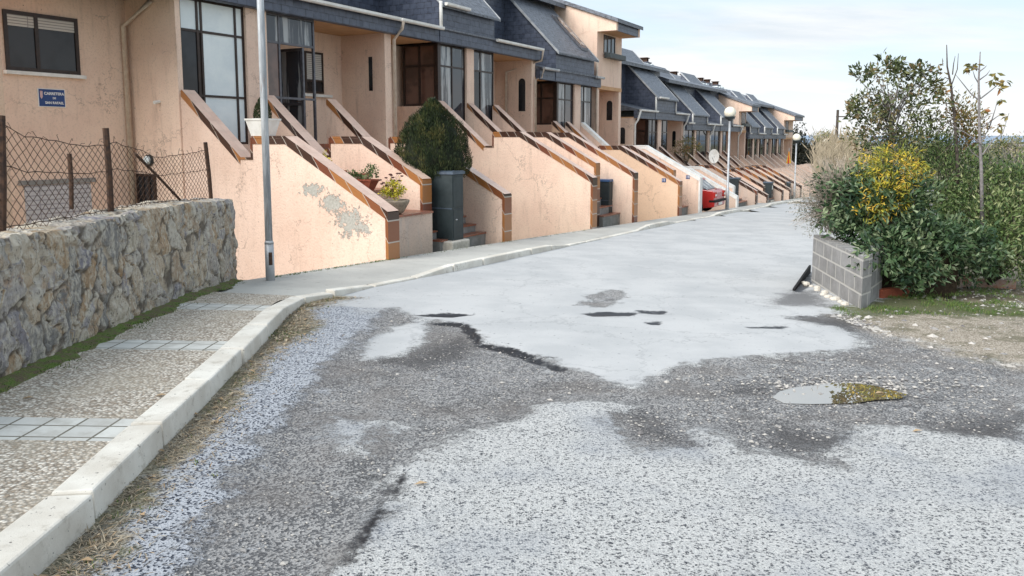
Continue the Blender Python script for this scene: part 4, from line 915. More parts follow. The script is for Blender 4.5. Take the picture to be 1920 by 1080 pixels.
# ------------------------------------------------------------------ cabinets
def cabinet(px_, py_, hgt, lab, w_=.46, d_=.46, lid=None, sticker=False, h0=.16, u=None, v=None):
    if u is None: X, Y = gp(px_, py_, h0); u, v = uv(X, Y)
    z0 = gz(u, v); t = thing('utility_cabinet', (u, v, z0 - .02), lab, 'utility cabinet', 'dark cabinets at the foot of the stairs')
    mb = MB(); mb.box(u - .16, u + w_ + .10, v - .10, v + d_ + .1, z0 - .3, z0 + h0 - .02); mb.build('plinth', CONC, t, uvs=False, bevel=.03)
    mb = MB(); zt = z0 + h0 + hgt; mb.box(u, u + w_, v, v + d_, z0 + h0 - .018, zt); mb.build('body', CAB, t, uvs=False, bevel=.012)
    mb = MB(); mb.box(u - .025, u + w_ + .025, v - .03, v + d_ + .025, zt + .001, zt + .055); mb.pry([(u - .02, zt + .056), (u + w_ + .02, zt + .056), (u + w_ - .04, zt + .075), (u + .04, zt + .075)], v - .02, v + d_)
    mb.build('lid', lid or LID, t, uvs=False)
    mb = MB(); mb.box(u + .025, u + w_ - .025, v - .012, v - .001, z0 + h0 + .03, z0 + h0 + hgt * .46); mb.box(u + .025, u + w_ - .025, v - .012, v - .001, z0 + h0 + hgt * .5, zt - .05)
    dr = mb.build('door', CAB, t, uvs=False, bevel=.004)
    mb = MB(); mb.box(u - .008, u - .001, v + .01, v + d_ - .01, z0 + h0 + hgt * .47, z0 + h0 + hgt * .485); mb.build('seam', LID, t, uvs=False)
    mb = MB(); mb.lathe([(.02, 0), (.02, .02), (.008, .025)], (u + w_ * .25, v - .03, z0 + h0 + hgt * .3), 8); hd = mb.build('handle', GALV, t, uvs=False); hd.parent = dr
    if sticker: mb = MB(); mb.box(u + .1, u + w_ - .1, v - .016, v - .013, zt - .36, zt - .14); mb.build('sticker', WHITE, t, uvs=False)
cabinet(849, 450, 1.36, 'nearest dark cabinet, in front of the cypress bush on a rubble plinth', d_=.62, w_=.42)
cabinet(1141, 408, 1.12, 'second dark cabinet with blue tinted lid, right of the wide blank wall', lid=simple('blue_lid', (.05, .12, .26), (.04, .09, .2), 6, .35))
cabinet(1281, 388, 1.12, 'third dark cabinet, right of the orange wall', lid=CAN)
cabinet(1383, 380, 1.18, 'fourth dark cabinet, right of the first globe lamp', h0=.08)
cabinet(1427, 362, .95, 'fifth dark cabinet carrying a white sticker', sticker=True, h0=.05, u=46.6, v=9.3)
cabinet(1458, 372, .9, 'sixth cabinet, the farthest, at the far kerb end', h0=.05, u=52.6, v=9.4)
# ------------------------------------------------------------------ lamp posts
X, Y = gp(507, 525, .034); z = gxy(X, Y)
lp = thing('street_light_post', (X, Y, z), 'tall galvanised street light post with rust streaks by the peeling wall', 'lamp post', street=False)
m, nt, bs = base('streaked_galvanised_steel'); g = N(nt, 'ShaderNodeNewGeometry'); mp = N(nt, 'ShaderNodeMapping'); mp.inputs['Scale'].default_value = (14, 14, 1.3); L(nt, g.outputs['Position'], mp.inputs['Vector'])
c = mixc(nt, ramp(nt, nz(nt, mp.outputs[0], 1, 5, .7), .4, .6), (.50, .52, .54), (.27, .29, .31)); c = mixc(nt, ramp(nt, nz(nt, mp.outputs[0], .7, 6, .75), .57, .66), c, (.24, .12, .06))
L(nt, c, bs.inputs['Base Color']); bs.inputs['Roughness'].default_value = .5; bs.inputs['Metallic'].default_value = .15
mb = MB(); mb.tube([(X, Y, z + .56), (X, Y, z + 3), (X, Y, z + 7.5)], [.052, .049, .042], 16); mb.build('pole', m, lp, smooth=True, uvs=False)
mb = MB(); mb.tube([(X, Y, z - .1), (X, Y, z + .56)], [.064, .062], 16); mb.tube([(X, Y, z + .56), (X, Y, z + .60)], [.068, .054], 16); mb.build('base_sleeve', GALV, lp, smooth=True, uvs=False)
mb = MB(); mb.box(X + .01, X + .055, Y - .075, Y - .05, z + .26, z + .44); mb.build('hatch', IRON, lp, uvs=False)
GLOBE = simple('opal_globe', (.80, .77, .66), (.72, .68, .56), 2, .3)
def globe(px_, py_, X, Y, base_z, lab, r=.245):
    zc = py(px_, py_, Y)[2]; t = thing('globe_lamp', (X, Y, base_z), lab, 'lamp post', 'globe lamps along the street', street=False)
    mb = MB(); mb.tube([(X, Y, base_z - .2), (X, Y, base_z + .9), (X, Y, base_z + .95), (X, Y, zc - r)], [.075, .075, .05, .045], 10); mb.build('pole', GALV, t, smooth=True, uvs=False)
    mb = MB(); mb.lathe([(.06, -r - .1), (.11, -r - .04), (.24, -r + .05), (.24, -r + .08), (.05, -r + .085)], (X, Y, zc), 16); mb.build('collar', CAB, t, smooth=True, uvs=False)
    mb = MB(); mb.lathe([(max(.001, r * math.sin(a)), -r * math.cos(a)) for a in np.linspace(0, math.pi, 13)], (X, Y, zc), 20); mb.build('globe', GLOBE, t, smooth=True, uvs=False)
X, Y = gp(1363, 393, .03); globe(1356, 211, X, Y, gxy(X, Y), 'nearest globe lamp on a green grey pole before the row')
X, Y = py(1492, 300, 49.5)[:2]; globe(1493, 258, X, Y, gxy(X, Y), 'second globe lamp, near the dark tree at the row end')
X, Y = py(1546, 300, 76)[:2]; globe(1546, 265, X, Y, gxy(X, Y), 'farthest globe lamp, low over the dry reeds', .24)
# ------------------------------------------------------------------ blue street plaque and number plates
BLUE = simple('enamel_blue', (.012, .05, .20), (.01, .04, .16), 8, .25); ENW = simple('enamel_white', (.8, .8, .8), (.76, .76, .76), 5, .3)
def lettering(parent, txt, size, u, v, z, mt, bold=0.0):
    cu = bpy.data.curves.new('lettering', 'FONT'); cu.body = txt; cu.size = size; cu.align_x = 'CENTER'; cu.align_y = 'CENTER'; cu.extrude = .002; cu.offset = bold
    ob = bpy.data.objects.new('tmp', cu); COL.objects.link(ob); dg = bpy.context.evaluated_depsgraph_get()
    me = bpy.data.meshes.new_from_object(ob.evaluated_get(dg)); bpy.data.objects.remove(ob); me.materials.clear(); me.materials.append(mt)
    o = bpy.data.objects.new('lettering', me); COL.objects.link(o); o.parent = parent; oo = parent['_o']; o.location = (u - oo[0], v - oo[1], z - oo[2]); o.rotation_euler = (math.pi / 2, 0, 0)
u0, u1, z0, z1, vv = 9.10, 9.63, 2.33, 2.68, VB - .012
t = thing('street_name_plaque', (u0, vv, z0), 'small blue enamel street name plaque reading CARRETERA DE SAN RAFAEL', 'street sign')
mb = MB(); mb.box(u0, u1, vv - .008, vv + .011, z0, z1, 0); mb.build('plate', [ENW], t, uvs=False)
mb = MB(); mb.box(u0 + .012, u1 - .012, vv - .011, vv - .0082, z0 + .012, z1 - .012); mb.build('blue_field', BLUE, t, uvs=False)
lettering(t, 'CARRETERA', .072, (u0 + u1) / 2 + .045, vv - .012, z1 - .095, ENW, .0022); lettering(t, 'DE', .05, (u0 + u1) / 2 + .045, vv - .012, z1 - .18, ENW, .0015); lettering(t, 'SAN RAFAEL', .066, (u0 + u1) / 2 + .045, vv - .012, z1 - .27, ENW, .002)
mb = MB(); mb.pry([(u0 + .035, z1 - .05), (u0 + .085, z1 - .05), (u0 + .085, z1 - .16), (u0 + .06, z1 - .20), (u0 + .035, z1 - .16)], vv - .014, vv - .0112); mb.build('crest', simple('crest_pink', (.6, .3, .3), (.6, .5, .5), 60, .4), t, uvs=False)
def numplate(px_, py_, u, txt, lab):
    r_ = ray(px_, py_); tt = u / (r_[0] * D[0] + r_[1] * D[1]); v = uv(r_[0] * tt, r_[1] * tt)[1]; z = H + r_[2] * tt
    t = thing('house_number_plate', (u - .01, v, z), lab, 'number plate'); mb = MB(); mb.box(u - .014, u - .001, v - .075, v + .075, z - .07, z + .07); mb.build('plate', BLUE, t, uvs=False)
    cu = bpy.data.curves.new('lettering', 'FONT'); cu.body = txt; cu.size = .13; cu.align_x = 'CENTER'; cu.align_y = 'CENTER'; cu.extrude = .001; cu.offset = .003
    ob = bpy.data.objects.new('tmp', cu); COL.objects.link(ob); me = bpy.data.meshes.new_from_object(ob.evaluated_get(bpy.context.evaluated_depsgraph_get())); bpy.data.objects.remove(ob); me.materials.clear(); me.materials.append(ENW)
    o = bpy.data.objects.new('lettering', me); COL.objects.link(o); o.parent = t; o.location = (-.007, 0, 0); o.rotation_euler = (math.pi / 2, 0, -math.pi / 2)
numplate(1245, 338, 28.05, '11', 'little blue number plate on the orange wall')
numplate(1290, 332, 30.75, '13', 'little blue number plate on the pale wall right of the third cabinet')
# wall lamp behind the fence
t = thing('wall_lamp', (11.1, 14.95, 1.27), 'round bulkhead lamp with white glass on the wall behind the fence', 'wall lamp')
mb = MB(); mb.tube([(11.09, 14.95, 1.27), (11.0, 14.95, 1.27)], [.12, .12], 14); mb.build('housing', CAB, t, uvs=False)
mb = MB(); mb.tube([(11.0, 14.95, 1.27), (10.95, 14.95, 1.27), (10.92, 14.95, 1.27)], [.10, .085, .03], 14); mb.build('glass_dome', FROST, t, smooth=True, uvs=False)
# ------------------------------------------------------------------ foliage
def rv():
    return Vector((rnd.gauss(0, 1), rnd.gauss(0, 1), rnd.gauss(0, 1))).normalized()
def ell(px_, py_, Y, rx, rz, ry):          # ellipsoid from picture centre and radii at depth Y, in metres
    c = Vector(py(px_, py_, Y)); return (c, Vector((rx * Y / F, ry, rz * Y / F)))
def leaves(mb, ells, n, Ln, W, tmin=0, tmax=1, up=.2, shell=.55, clump=14, cr=.13, dirout=.8, mi=0, droop=0):
    """leaf clusters: twigs spread through the ellipsoids, each with a bunch of leaves"""
    vol = [e[1].x * e[1].y * e[1].z for e in ells]; tot = sum(vol)
    for (c, r), vl in zip(ells, vol):
        k = int(n * vl / tot / clump)
        for _ in range(k):
            d = rv(); q = (shell + (1 - shell) * rnd.random()) if rnd.random() < .8 else rnd.random()
            lump = 1 + .22 * noise.noise(d * 2.3 + c)
            cc = c + Vector((d.x * r.x, d.y * r.y, d.z * r.z)) * q * lump; tb = rnd.uniform(tmin, tmax)
            for _ in range(clump):
                o = rv() * cr * rnd.random() ** .5; dd = (d * dirout + rv() * .9 + Vector((0, 0, up - droop))).normalized()
                mb.leaf(cc + o, Ln * rnd.uniform(.6, 1.25), W * rnd.uniform(.7, 1.2), dd, (rv() + d * .8 + Vector((0, 0, .5))).normalized(), min(1, max(0, tb + rnd.gauss(0, .14))), mi)
def twigs(mb, base_, ells, n, r0=.012, m=0):
    for _ in range(n):
        c, r = ells[rnd.randrange(len(ells))]; d = rv(); t = c + Vector((d.x * r.x, d.y * r.y, abs(d.z) * r.z)) * .9
        mid = Vector(base_).lerp(t, .5) + rv() * .12 + Vector((0, 0, .08)); mb.tube([base_, mid, t], [r0, r0 * .6, r0 * .22], 4, m, cap=False)
def plant(name, base_, label, cat, ells, lm, n, Ln, W, group=None, tw=14, tr=.012, bark=None, **k):
    t = thing(name, tuple(base_), label, cat, group, street=False)
    mb = MB(); twigs(mb, Vector(base_), ells, tw, tr); mb.build('branches', bark or BARK, t, uvs=False, smooth=True)
    mb = MB(); leaves(mb, ells, n, Ln, W, **k); mb.build('foliage', lm, t, uvs=False, recalc=False, tint=True); return t
LAUREL = leafmat('laurel_leaves', [(.014, .036, .016), (.032, .070, .028), (.075, .125, .05), (.22, .27, .15)], .48, .4)
GREENM = leafmat('mixed_green_leaves', [(.03, .06, .02), (.07, .12, .035), (.13, .19, .06), (.30, .32, .16)], .5)
GREYG = leafmat('grey_green_leaves', [(.07, .09, .06), (.13, .145, .10), (.22, .21, .17), (.40, .33, .30)], .6)
YELL = leafmat('yellow_leaves', [(.07, .11, .02), (.22, .23, .03), (.46, .38, .035), (.58, .36, .05)], .5)
TREEL = leafmat('thin_tree_leaves', [(.035, .05, .02), (.07, .095, .035), (.14, .15, .06), (.20, .14, .07)], .5)
OCHL = leafmat('ochre_leaves', [(.07, .08, .025), (.14, .13, .04), (.24, .18, .05), (.26, .11, .04)], .55)
DARKL = leafmat('dark_conifer_leaves', [(.012, .014, .010), (.022, .026, .016), (.045, .045, .028), (.08, .07, .05)], .6)
CYPL = leafmat('cypress_sprays', [(.010, .020, .008), (.022, .036, .012), (.048, .062, .018), (.11, .10, .035)], .6)
FARG = leafmat('far_green_leaves', [(.06, .08, .03), (.12, .15, .05), (.22, .22, .09), (.32, .28, .16)], .6)
def gb(x, Y, z=None):
    X = py(x, 300, Y)[0]; return (X, Y, gxy(X, Y) if z is None else z)
plant('laurel_bush', gb(1690, 11.5), 'dark glossy laurel bush spilling over the block planter', 'bush',
      [ell(1715, 465, 11.0, 95, 66, .6), ell(1655, 395, 11.3, 95, 78, .6), ell(1590, 372, 11.7, 62, 62, .5), ell(1800, 470, 11.4, 80, 62, .6), ell(1650, 470, 10.8, 45, 40, .3), ell(1646, 478, 10.05, 34, 34, .22), ell(1585, 428, 11.2, 46, 16, .3), ell(1700, 500, 10.7, 55, 38, .35)], LAUREL, 13000, .10, .042, tw=40, tr=.016, shell=.5, up=.05, cr=.16)
plant('leafy_shrub', gb(1870, 12.2), 'broad mid green shrub at the right edge, spotted with pale leaves', 'bush',
      [ell(1860, 430, 12.0, 100, 85, .8), ell(1930, 400, 12.2, 80, 110, .8), ell(1850, 350, 12.6, 70, 60, .6), ell(1900, 480, 11.7, 70, 45, .5)], GREENM, 11000, .085, .028, tw=50, tr=.012, shell=.4, cr=.2)
plant('leafy_shrub', gb(1780, 12.9), 'fine leaved olive green shrub between the yellow bush and bare sapling', 'bush',
      [ell(1780, 330, 12.8, 75, 70, .6), ell(1760, 400, 12.5, 90, 60, .6), ell(1745, 275, 13.1, 48, 40, .5)], GREENM, 7000, .075, .022, tw=60, tr=.010, shell=.35, cr=.2, up=.5, tmax=.85)
plant('grey_leaved_shrub', gb(1890, 13.2), 'greyish lilac leaved shrub rising behind the right edge shrub', 'bush',
      [ell(1890, 335, 13.2, 75, 62, .6), ell(1935, 325, 13.4, 50, 70, .6), ell(1800, 290, 13.3, 50, 40, .5)], GREYG, 4200, .08, .02, tw=50, tr=.009, shell=.3, cr=.22, up=.6, bark=BARKP)
plant('yellow_shrub', gb(1670, 11.3), 'bright yellow shrub glowing above the laurel bush', 'bush',
      [ell(1672, 318, 11.3, 66, 48, .4), ell(1660, 368, 11.1, 50, 34, .35), ell(1640, 398, 10.9, 34, 16, .2)], YELL, 3300, .075, .017, tw=40, tr=.008, shell=.45, clump=10, cr=.10, droop=.25, up=.1)
# dry twiggy bush hanging over the left of the planter
t = thing('dry_twig_bush', tuple(gb(1545, 12.0)), 'pale dry twiggy bush arching over the road side of the planter', 'bush', street=False); mb = MB(); ml = MB(); b0 = Vector(py(1552, 425, 11.9))
for i in range(330):
    a = rnd.uniform(-.2, 1); s0 = b0 + Vector((rnd.uniform(-.08, .35), rnd.uniform(-.3, .3), rnd.uniform(-.1, .1)))
    ex, ey = rnd.uniform(1475, 1590), rnd.uniform(300, 425); 
    if ex > 1530: ey = rnd.uniform(290, 360)
    e_ = Vector(py(ex, ey, 11.9 + rnd.uniform(-.7, .6))); mid = s0.lerp(e_, .55) + Vector((0, 0, rnd.uniform(.1, .28)))
    q1 = s0.lerp(mid, .5) + Vector((0, 0, .06)); mb.tube([s0, q1, mid, e_], [.004, .0035, .003, .0018], 3, cap=False)
    for _ in range(2):
        p = mid.lerp(e_, rnd.random()); ml.leaf(p, rnd.uniform(.03, .06), .008, (rv() + (e_ - mid).normalized()), rv(), rnd.random())
leaves(ml, [ell(1522, 392, 11.9, 34, 32, .4), ell(1545, 365, 12.0, 30, 34, .4), ell(1535, 425, 11.6, 36, 14, .3)], 1500, .055, .011, clump=8, cr=.12, shell=.2, tmax=.85)
mb.build('twigs', simple('dry_twig', (.52, .44, .37), (.36, .30, .25), 9, .8), t, uvs=False); ml.build('foliage', GREYG, t, uvs=False, recalc=False, tint=True)
# small tree with a thin crown
def branchy(name, pts, radii, branches, label, cat, lm, bark, leafspec=None, ells=None, group=None):
    t = thing(name, tuple(pts[0]), label, cat, group, street=False); mb = MB(); mb.tube(pts, radii, 8)
    ml = MB(); tips = []
    for b in branches: mb.tube(b, [max(.004, radii[-1] * .9 + .004), .007, .003][:len(b)] if len(b) <= 3 else list(np.linspace(.012, .003, len(b))), 5, cap=False); tips.append(b)
    mb.build('trunk', bark, t, uvs=False, smooth=True)
    if leafspec: n, Ln, W, k = leafspec; leaves(ml, ells, n, Ln, W, **k)
    return t, ml, tips
Yt = 12.8; els = [ell(1690, 255, Yt, 85, 62, .7), ell(1650, 205, Yt, 62, 55, .6), ell(1715, 190, Yt, 62, 50, .6), ell(1640, 260, Yt, 48, 45, .5)]; els2 = [ell(1622, 138, Yt, 26, 12, .25), ell(1668, 128, Yt, 36, 22, .3), ell(1722, 135, Yt, 34, 17, .3), ell(1605, 205, Yt, 20, 35, .2), ell(1750, 165, Yt, 18, 30, .2)]
tp = [Vector(py(1680, 470, Yt)), Vector(py(1679, 380, Yt)), Vector(py(1678, 300, Yt)), Vector(py(1672, 235, Yt)), Vector(py(1668, 175, Yt))]; tp[0].z = gxy(tp[0].x, tp[0].y)
br = []
for i in range(34):
    s_ = tp[2].lerp(tp[4], rnd.random()); c_, r_ = (els + els2)[rnd.randrange(9)]; e_ = c_ + Vector((rnd.uniform(-1, 1) * r_.x, rnd.uniform(-1, 1) * r_.y, rnd.uniform(-.6, 1) * r_.z)) * .9
    br.append([s_, s_.lerp(e_, .5) + Vector((0, 0, .12)) + rv() * .06, e_])
t, ml, _ = branchy('thin_crowned_tree', tp, [.045, .04, .035, .026, .015], br, 'small tree with pale trunk and thin see-through crown above the yellow shrub', 'tree', TREEL, BARKP)
leaves(ml, els, 2500, .085, .036, clump=7, cr=.16, shell=.2); leaves(ml, els2, 900, .10, .042, clump=9, cr=.10, shell=.1); ml.build('crown', TREEL, t, uvs=False, recalc=False, tint=True)
# bare sapling with a few leaves
def pxs(l, Y): return [Vector(py(x, y, Y)) for x, y in l]
Ys = 11.8
tr = pxs([(1842, 440), (1840, 320), (1836, 230), (1835, 150), (1838, 97)], Ys)
br = [pxs(l, Ys + rnd.uniform(-.25, .25)) for l in ([(1838, 190), (1820, 175), (1800, 150), (1792, 140)], [(1838, 185), (1855, 172), (1872, 158), (1882, 150)], [(1836, 150), (1850, 140), (1856, 132)], [(1836, 158), (1828, 145), (1824, 132)], [(1838, 225), (1852, 215), (1862, 212)],
      [(1836, 130), (1826, 127), (1818, 122)], [(1840, 270), (1812, 250), (1785, 235), (1778, 232)], [(1841, 262), (1855, 240), (1866, 205), (1870, 188)], [(1842, 300), (1822, 285), (1808, 262)], [(1842, 290), (1862, 262), (1880, 250), (1892, 212)], [(1835, 135), (1846, 127), (1850, 123)], [(1841, 240), (1870, 218), (1885, 213)])]
t, ml, tips = branchy('bare_sapling', tr, [.032, .024, .019, .014, .007], br, 'tall bare grey sapling keeping a few drooping brown green leaves', 'tree', TREEL, BARKP)
for b in [pxs([(1822, 122), (1826, 118)], Ys), pxs([(1815, 125), (1818, 120)], Ys), pxs([(1830, 120), (1832, 117)], Ys), pxs([(1868, 140), (1876, 136)], Ys), pxs([(1860, 150), (1862, 146)], Ys), pxs([(1882, 150), (1880, 147)], Ys), pxs([(1872, 162), (1874, 158)], Ys), pxs([(1888, 216), (1886, 212)], Ys), pxs([(1878, 188), (1882, 192)], Ys), pxs([(1845, 208), (1850, 206)], Ys), pxs([(1872, 238), (1876, 240)], Ys)]:
    for _ in range(5): ml.leaf(b[0] + rv() * .03, rnd.uniform(.09, .14), .05, Vector((rnd.uniform(-1, 1), rnd.uniform(-.3, .3), rnd.uniform(-1, .1))), rv(), rnd.random())
ml.build('leaves', OCHL, t, uvs=False, recalc=False, tint=True)
Yd = 12.6; tr = pxs([(1795, 420), (1795, 300), (1790, 220), (1783, 160), (1776, 125), (1775, 84)], Yd)
br = [pxs(l, Yd) for l in ([(1783, 150), (1772, 145), (1765, 152)], [(1784, 160), (1795, 130), (1797, 100)], [(1786, 140), (1788, 120), (1791, 105)], [(1790, 220), (1765, 240), (1748, 268)], [(1793, 260), (1770, 285), (1752, 300)], [(1790, 230), (1812, 215), (1822, 200)])]
t, ml, _ = branchy('dead_tree', tr, [.032, .026, .022, .018, .012, .006], br, 'dark leafless forked stem left of the bare sapling', 'tree', OCHL, BARK)
e3 = [ell(1800, 215, 12.9, 42, 45, .4), ell(1822, 255, 12.9, 34, 40, .4), ell(1768, 185, 12.6, 8, 14, .1)]
leaves(ml, e3[:2], 1500, .07, .022, clump=8, cr=.12, shell=.2, up=.7); leaves(ml, e3[2:], 24, .10, .04, clump=4, cr=.05); ml.build('foliage', OCHL, t, uvs=False, recalc=False, tint=True)
# cypress bush behind the nearest cabinet
cu_, cv_ = 14.25, 10.05; X, Y = XY(cu_, cv_); c0 = Vector((X, Y, 0)); t = thing('cypress_bush', (X, Y, gz(cu_, cv_)), 'rounded dark green cypress bush rising behind the nearest cabinet', 'bush', street=False)
prf = [(195, 5), (205, 16), (220, 32), (238, 50), (256, 60), (275, 66), (292, 71), (308, 72), (322, 66), (335, 48), (346, 20)]
def cz(yp): return py(812, yp, Y)[2]
pr_ = [(r_ * math.hypot(X, Y) / F * 1.0, cz(yp)) for yp, r_ in prf]; cxx = py(812, 280, Y)[0]
def crad(z):
    for (r0, z0), (r1, z1) in zip(pr_[:-1], pr_[1:]):
        if z1 <= z <= z0: return r1 + (r0 - r1) * (z - z1) / (z0 - z1)
    return 0
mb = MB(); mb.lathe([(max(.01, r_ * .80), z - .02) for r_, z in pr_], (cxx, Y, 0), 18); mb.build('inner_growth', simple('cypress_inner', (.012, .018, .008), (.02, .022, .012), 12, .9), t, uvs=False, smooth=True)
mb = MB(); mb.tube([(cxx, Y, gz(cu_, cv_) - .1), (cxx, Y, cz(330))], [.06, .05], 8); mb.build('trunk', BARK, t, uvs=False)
mb = MB(); zt, zl = pr_[0][1], pr_[-1][1]
for _ in range(1500):
    z = zl + (zt - zl) * (rnd.random() ** 1.1); a = rnd.uniform(0, 2 * math.pi); lump = 1 + .10 * noise.noise(Vector((math.cos(a) * 2.2, math.sin(a) * 2.2, z * 3.2))); r_ = crad(z) * lump
    p = Vector((cxx + math.cos(a) * r_, Y + math.sin(a) * r_, z)); out = Vector((math.cos(a), math.sin(a), 0)); tb = min(1, max(0, .42 + .9 * noise.noise(p * 5)))
    for _ in range(13):
        o = rv() * .055; mb.leaf(p - out * .05 + Vector((o.x, o.y, o.z * 1.8)), rnd.uniform(.05, .10), rnd.uniform(.012, .022), (Vector((0, 0, 1)) + out * .4 + rv() * .35), (out + rv() * .5).normalized(), min(1, max(0, tb + rnd.gauss(0, .16))))
mb.build('foliage', CYPL, t, uvs=False, recalc=False, tint=True)
# ------------------------------------------------------------------ pots
def pz(x, y, z):
    r_ = ray(x, y); tt = (z - H) / r_[2]; return r_[0] * tt, r_[1] * tt
def potplant(name, x, y, u_, z, label, kind):
    r_ = ray(x, y); tt = u_ / (r_[0] * D[0] + r_[1] * D[1]); X, Y = r_[0] * tt, r_[1] * tt; t = thing(name, (X, Y, z), label, 'potted plant', street=False); k = 1
    if kind == 'bowl':
        mb = MB(); mb.lathe([(.14, 0), (.20, .04), (.29, .20), (.31, .24), (.31, .27), (.27, .27), (.25, .22), (.01, .21)], (X, Y, z), 22); mb.build('bowl', STONEP, t, smooth=True, uvs=False)
        ml = MB(); leaves(ml, [(Vector((X, Y, z + .46)), Vector((.24, .2, .19)))], 700, .055, .028, clump=7, cr=.06, shell=.4, tmin=.1, tmax=.7); ml.build('foliage', YG, t, uvs=False, recalc=False, tint=True)
        mf = MB()
        for _ in range(16):
            a = rnd.uniform(0, 6.28); q = Vector((X + math.cos(a) * rnd.uniform(.05, .33), Y + math.sin(a) * .2, z + rnd.uniform(.55, .80))); mf.tube([(X, Y, z + .3), ((X + q.x) / 2, (Y + q.y) / 2, q.z - .08), q], .003, 3, cap=False)
            mf.lathe([(.008, -.012), (.035, 0), (.03, .014), (.004, .02)], tuple(q), 7)
        mf.build('flower_heads', simple('dried_flower', (.05, .02, .018), (.12, .05, .04), 30, .8), t, uvs=False)
    if kind == 'trough':
        tt2 = MB(); a = Vector((D[0], D[1])); b = Vector((P[0], P[1]))
        vs_ = []
        for w_, d_, z_ in ((.26, .09, 0), (.36, .13, .19), (.38, .145, .19), (.38, .145, .225), (.33, .10, .225), (.33, .10, .18)):
            for sx_, sy_ in ((-1, -1), (1, -1), (1, 1), (-1, 1)): q = a * sx_ * d_ * 1.0 + b * sy_ * w_; vs_.append((X + q.x, Y + q.y, z + z_))
        fs = [(3, 2, 1, 0)] + [(i * 4 + j, i * 4 + (j + 1) % 4, i * 4 + 4 + (j + 1) % 4, i * 4 + 4 + j) for i in range(5) for j in range(4)] + [(20, 21, 22, 23)]
        tt2.add(vs_, fs); tt2.build('trough', TERRA, t, uvs=False)
        ml = MB(); leaves(ml, [(Vector((X - .1, Y, z + .30)), Vector((.30, .12, .08))), (Vector((X + .22, Y, z + .36)), Vector((.12, .12, .14)))], 520, .05, .035, clump=6, cr=.05, shell=.2); ml.build('foliage', GREENM, t, uvs=False, recalc=False, tint=True)
    if kind == 'white':
        a = Vector((D[0], D[1])); b = Vector((P[0], P[1])); vs_ = []
        for w_, z_ in ((.17, 0), (.245, .30), (.26, .30), (.265, .335), (.235, .335), (.225, .27)):
            for sx_, sy_ in ((-1, -1), (1, -1), (1, 1), (-1, 1)): q = a * sx_ * w_ * .85 + b * sy_ * w_; vs_.append((X + q.x, Y + q.y, z + z_))
        fs = [(3, 2, 1, 0)] + [(i * 4 + j, i * 4 + (j + 1) % 4, i * 4 + 4 + (j + 1) % 4, i * 4 + 4 + j) for i in range(5) for j in range(4)] + [(20, 21, 22, 23)]
        mb = MB(); mb.add(vs_, fs); mb.build('square_pot', WHITE, t, uvs=False)
        ml = MB()
        for _ in range(1500):
            h_ = rnd.random(); r_ = .155 * math.sin(math.pi * (.12 + .88 * (1 - h_)) * .62) ; an = rnd.uniform(0, 6.28); o = Vector((math.cos(an) * r_, math.sin(an) * r_, 0))
            ml.leaf(Vector((X, Y, z + .28 + h_ * .42)) + o, .06, .014, Vector((0, 0, 1)) + o * 2 + rv() * .3, o.normalized() if o.length > .01 else rv(), rnd.random() * .7)
        ml.build('foliage', CYPL, t, uvs=False, recalc=False, tint=True)
    if kind == 'clump':
        ml = MB(); leaves(ml, [(Vector((X, Y, z + .18)), Vector((.24, .2, .2)))], 420, .09, .035, clump=6, cr=.08, shell=.2, tmin=.3); ml.build('foliage', YG, t, uvs=False, recalc=False, tint=True)
        mb = MB(); mb.lathe([(.10, -.06), (.14, .08), (.12, .08), (.11, .03)], (X, Y, z), 14); mb.build('pot', TERRA, t, uvs=False)
YG = leafmat('yellow_green_leaves', [(.12, .15, .02), (.36, .34, .03), (.62, .50, .04), (.70, .58, .10)], .5)
potplant('flower_bowl', 738, 386, 12.35, .275, 'round cast stone bowl of yellow green plants and dark dried flowers', 'bowl')
potplant('flower_trough', 676, 352, 12.35, .705, 'terracotta red trough of low green plants above the stone bowl', 'trough')
potplant('potted_conifer', 494, 261, 11.24, 1.768, 'small conifer in a square white pot behind the light post', 'white')
potplant('potted_plant', 597, 303, 12.1, 1.05, 'yellow green plant peeping over the peeling wall coping', 'clump')
# shrub in front of the fourth house
X, Y = XY(43.2, 13.2); plant('porch_shrub', (X, Y, .3), 'yellow green shrub on the porch below the first slate dormer of the lower houses', 'bush', [(Vector((X, Y, 1.25)), Vector((.75, .5, .6)))], OCHL, 700, .13, .05, tw=14, clump=6, cr=.2)
# ------------------------------------------------------------------ red car parked in the drive
RED = None
m, nt, bs = base('red_car_paint'); bs.inputs['Base Color'].default_value = (.42, .018, .016, 1); bs.inputs['Roughness'].default_value = .25; bs.inputs['Coat Weight'].default_value = .6; RED = m
cu0, cw, cv0, cz0 = 32.1, 1.62, 8.62, gz(32, 9) - .10
car = thing('parked_car', (cu0 + cw / 2, cv0, cz0), 'red hatchback backed up to the pavement between two white edged walls', 'car'); uu0, uu1 = cu0, cu0 + cw
mb = MB(); bodyp = [(0, .30), (-.02, .52), (.02, .56), (.0, .86), (.10, .95), (.62, 1.0), (2.9, .98), (3.9, .84), (4.1, .60), (4.12, .28), (3.6, .22), (.5, .22)]
mb.prx([(cv0 + a, cz0 + b) for a, b in bodyp], uu0, uu1); mb.build('body', RED, car, uvs=False, bevel=.05)
mb = MB(); g_ = [(.35, .98), (.85, 1.36), (1.3, 1.42), (2.1, 1.40), (3.0, .98)]
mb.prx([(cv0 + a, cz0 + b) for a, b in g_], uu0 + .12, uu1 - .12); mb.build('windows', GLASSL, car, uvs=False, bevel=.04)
mb = MB(); mb.prx([(cv0 + a, cz0 + b) for a, b in [(.80, 1.34), (.84, 1.40), (1.3, 1.46), (2.1, 1.44), (2.2, 1.38), (1.3, 1.40)]], uu0 + .10, uu1 - .10); mb.build('car_roof', RED, car, uvs=False)
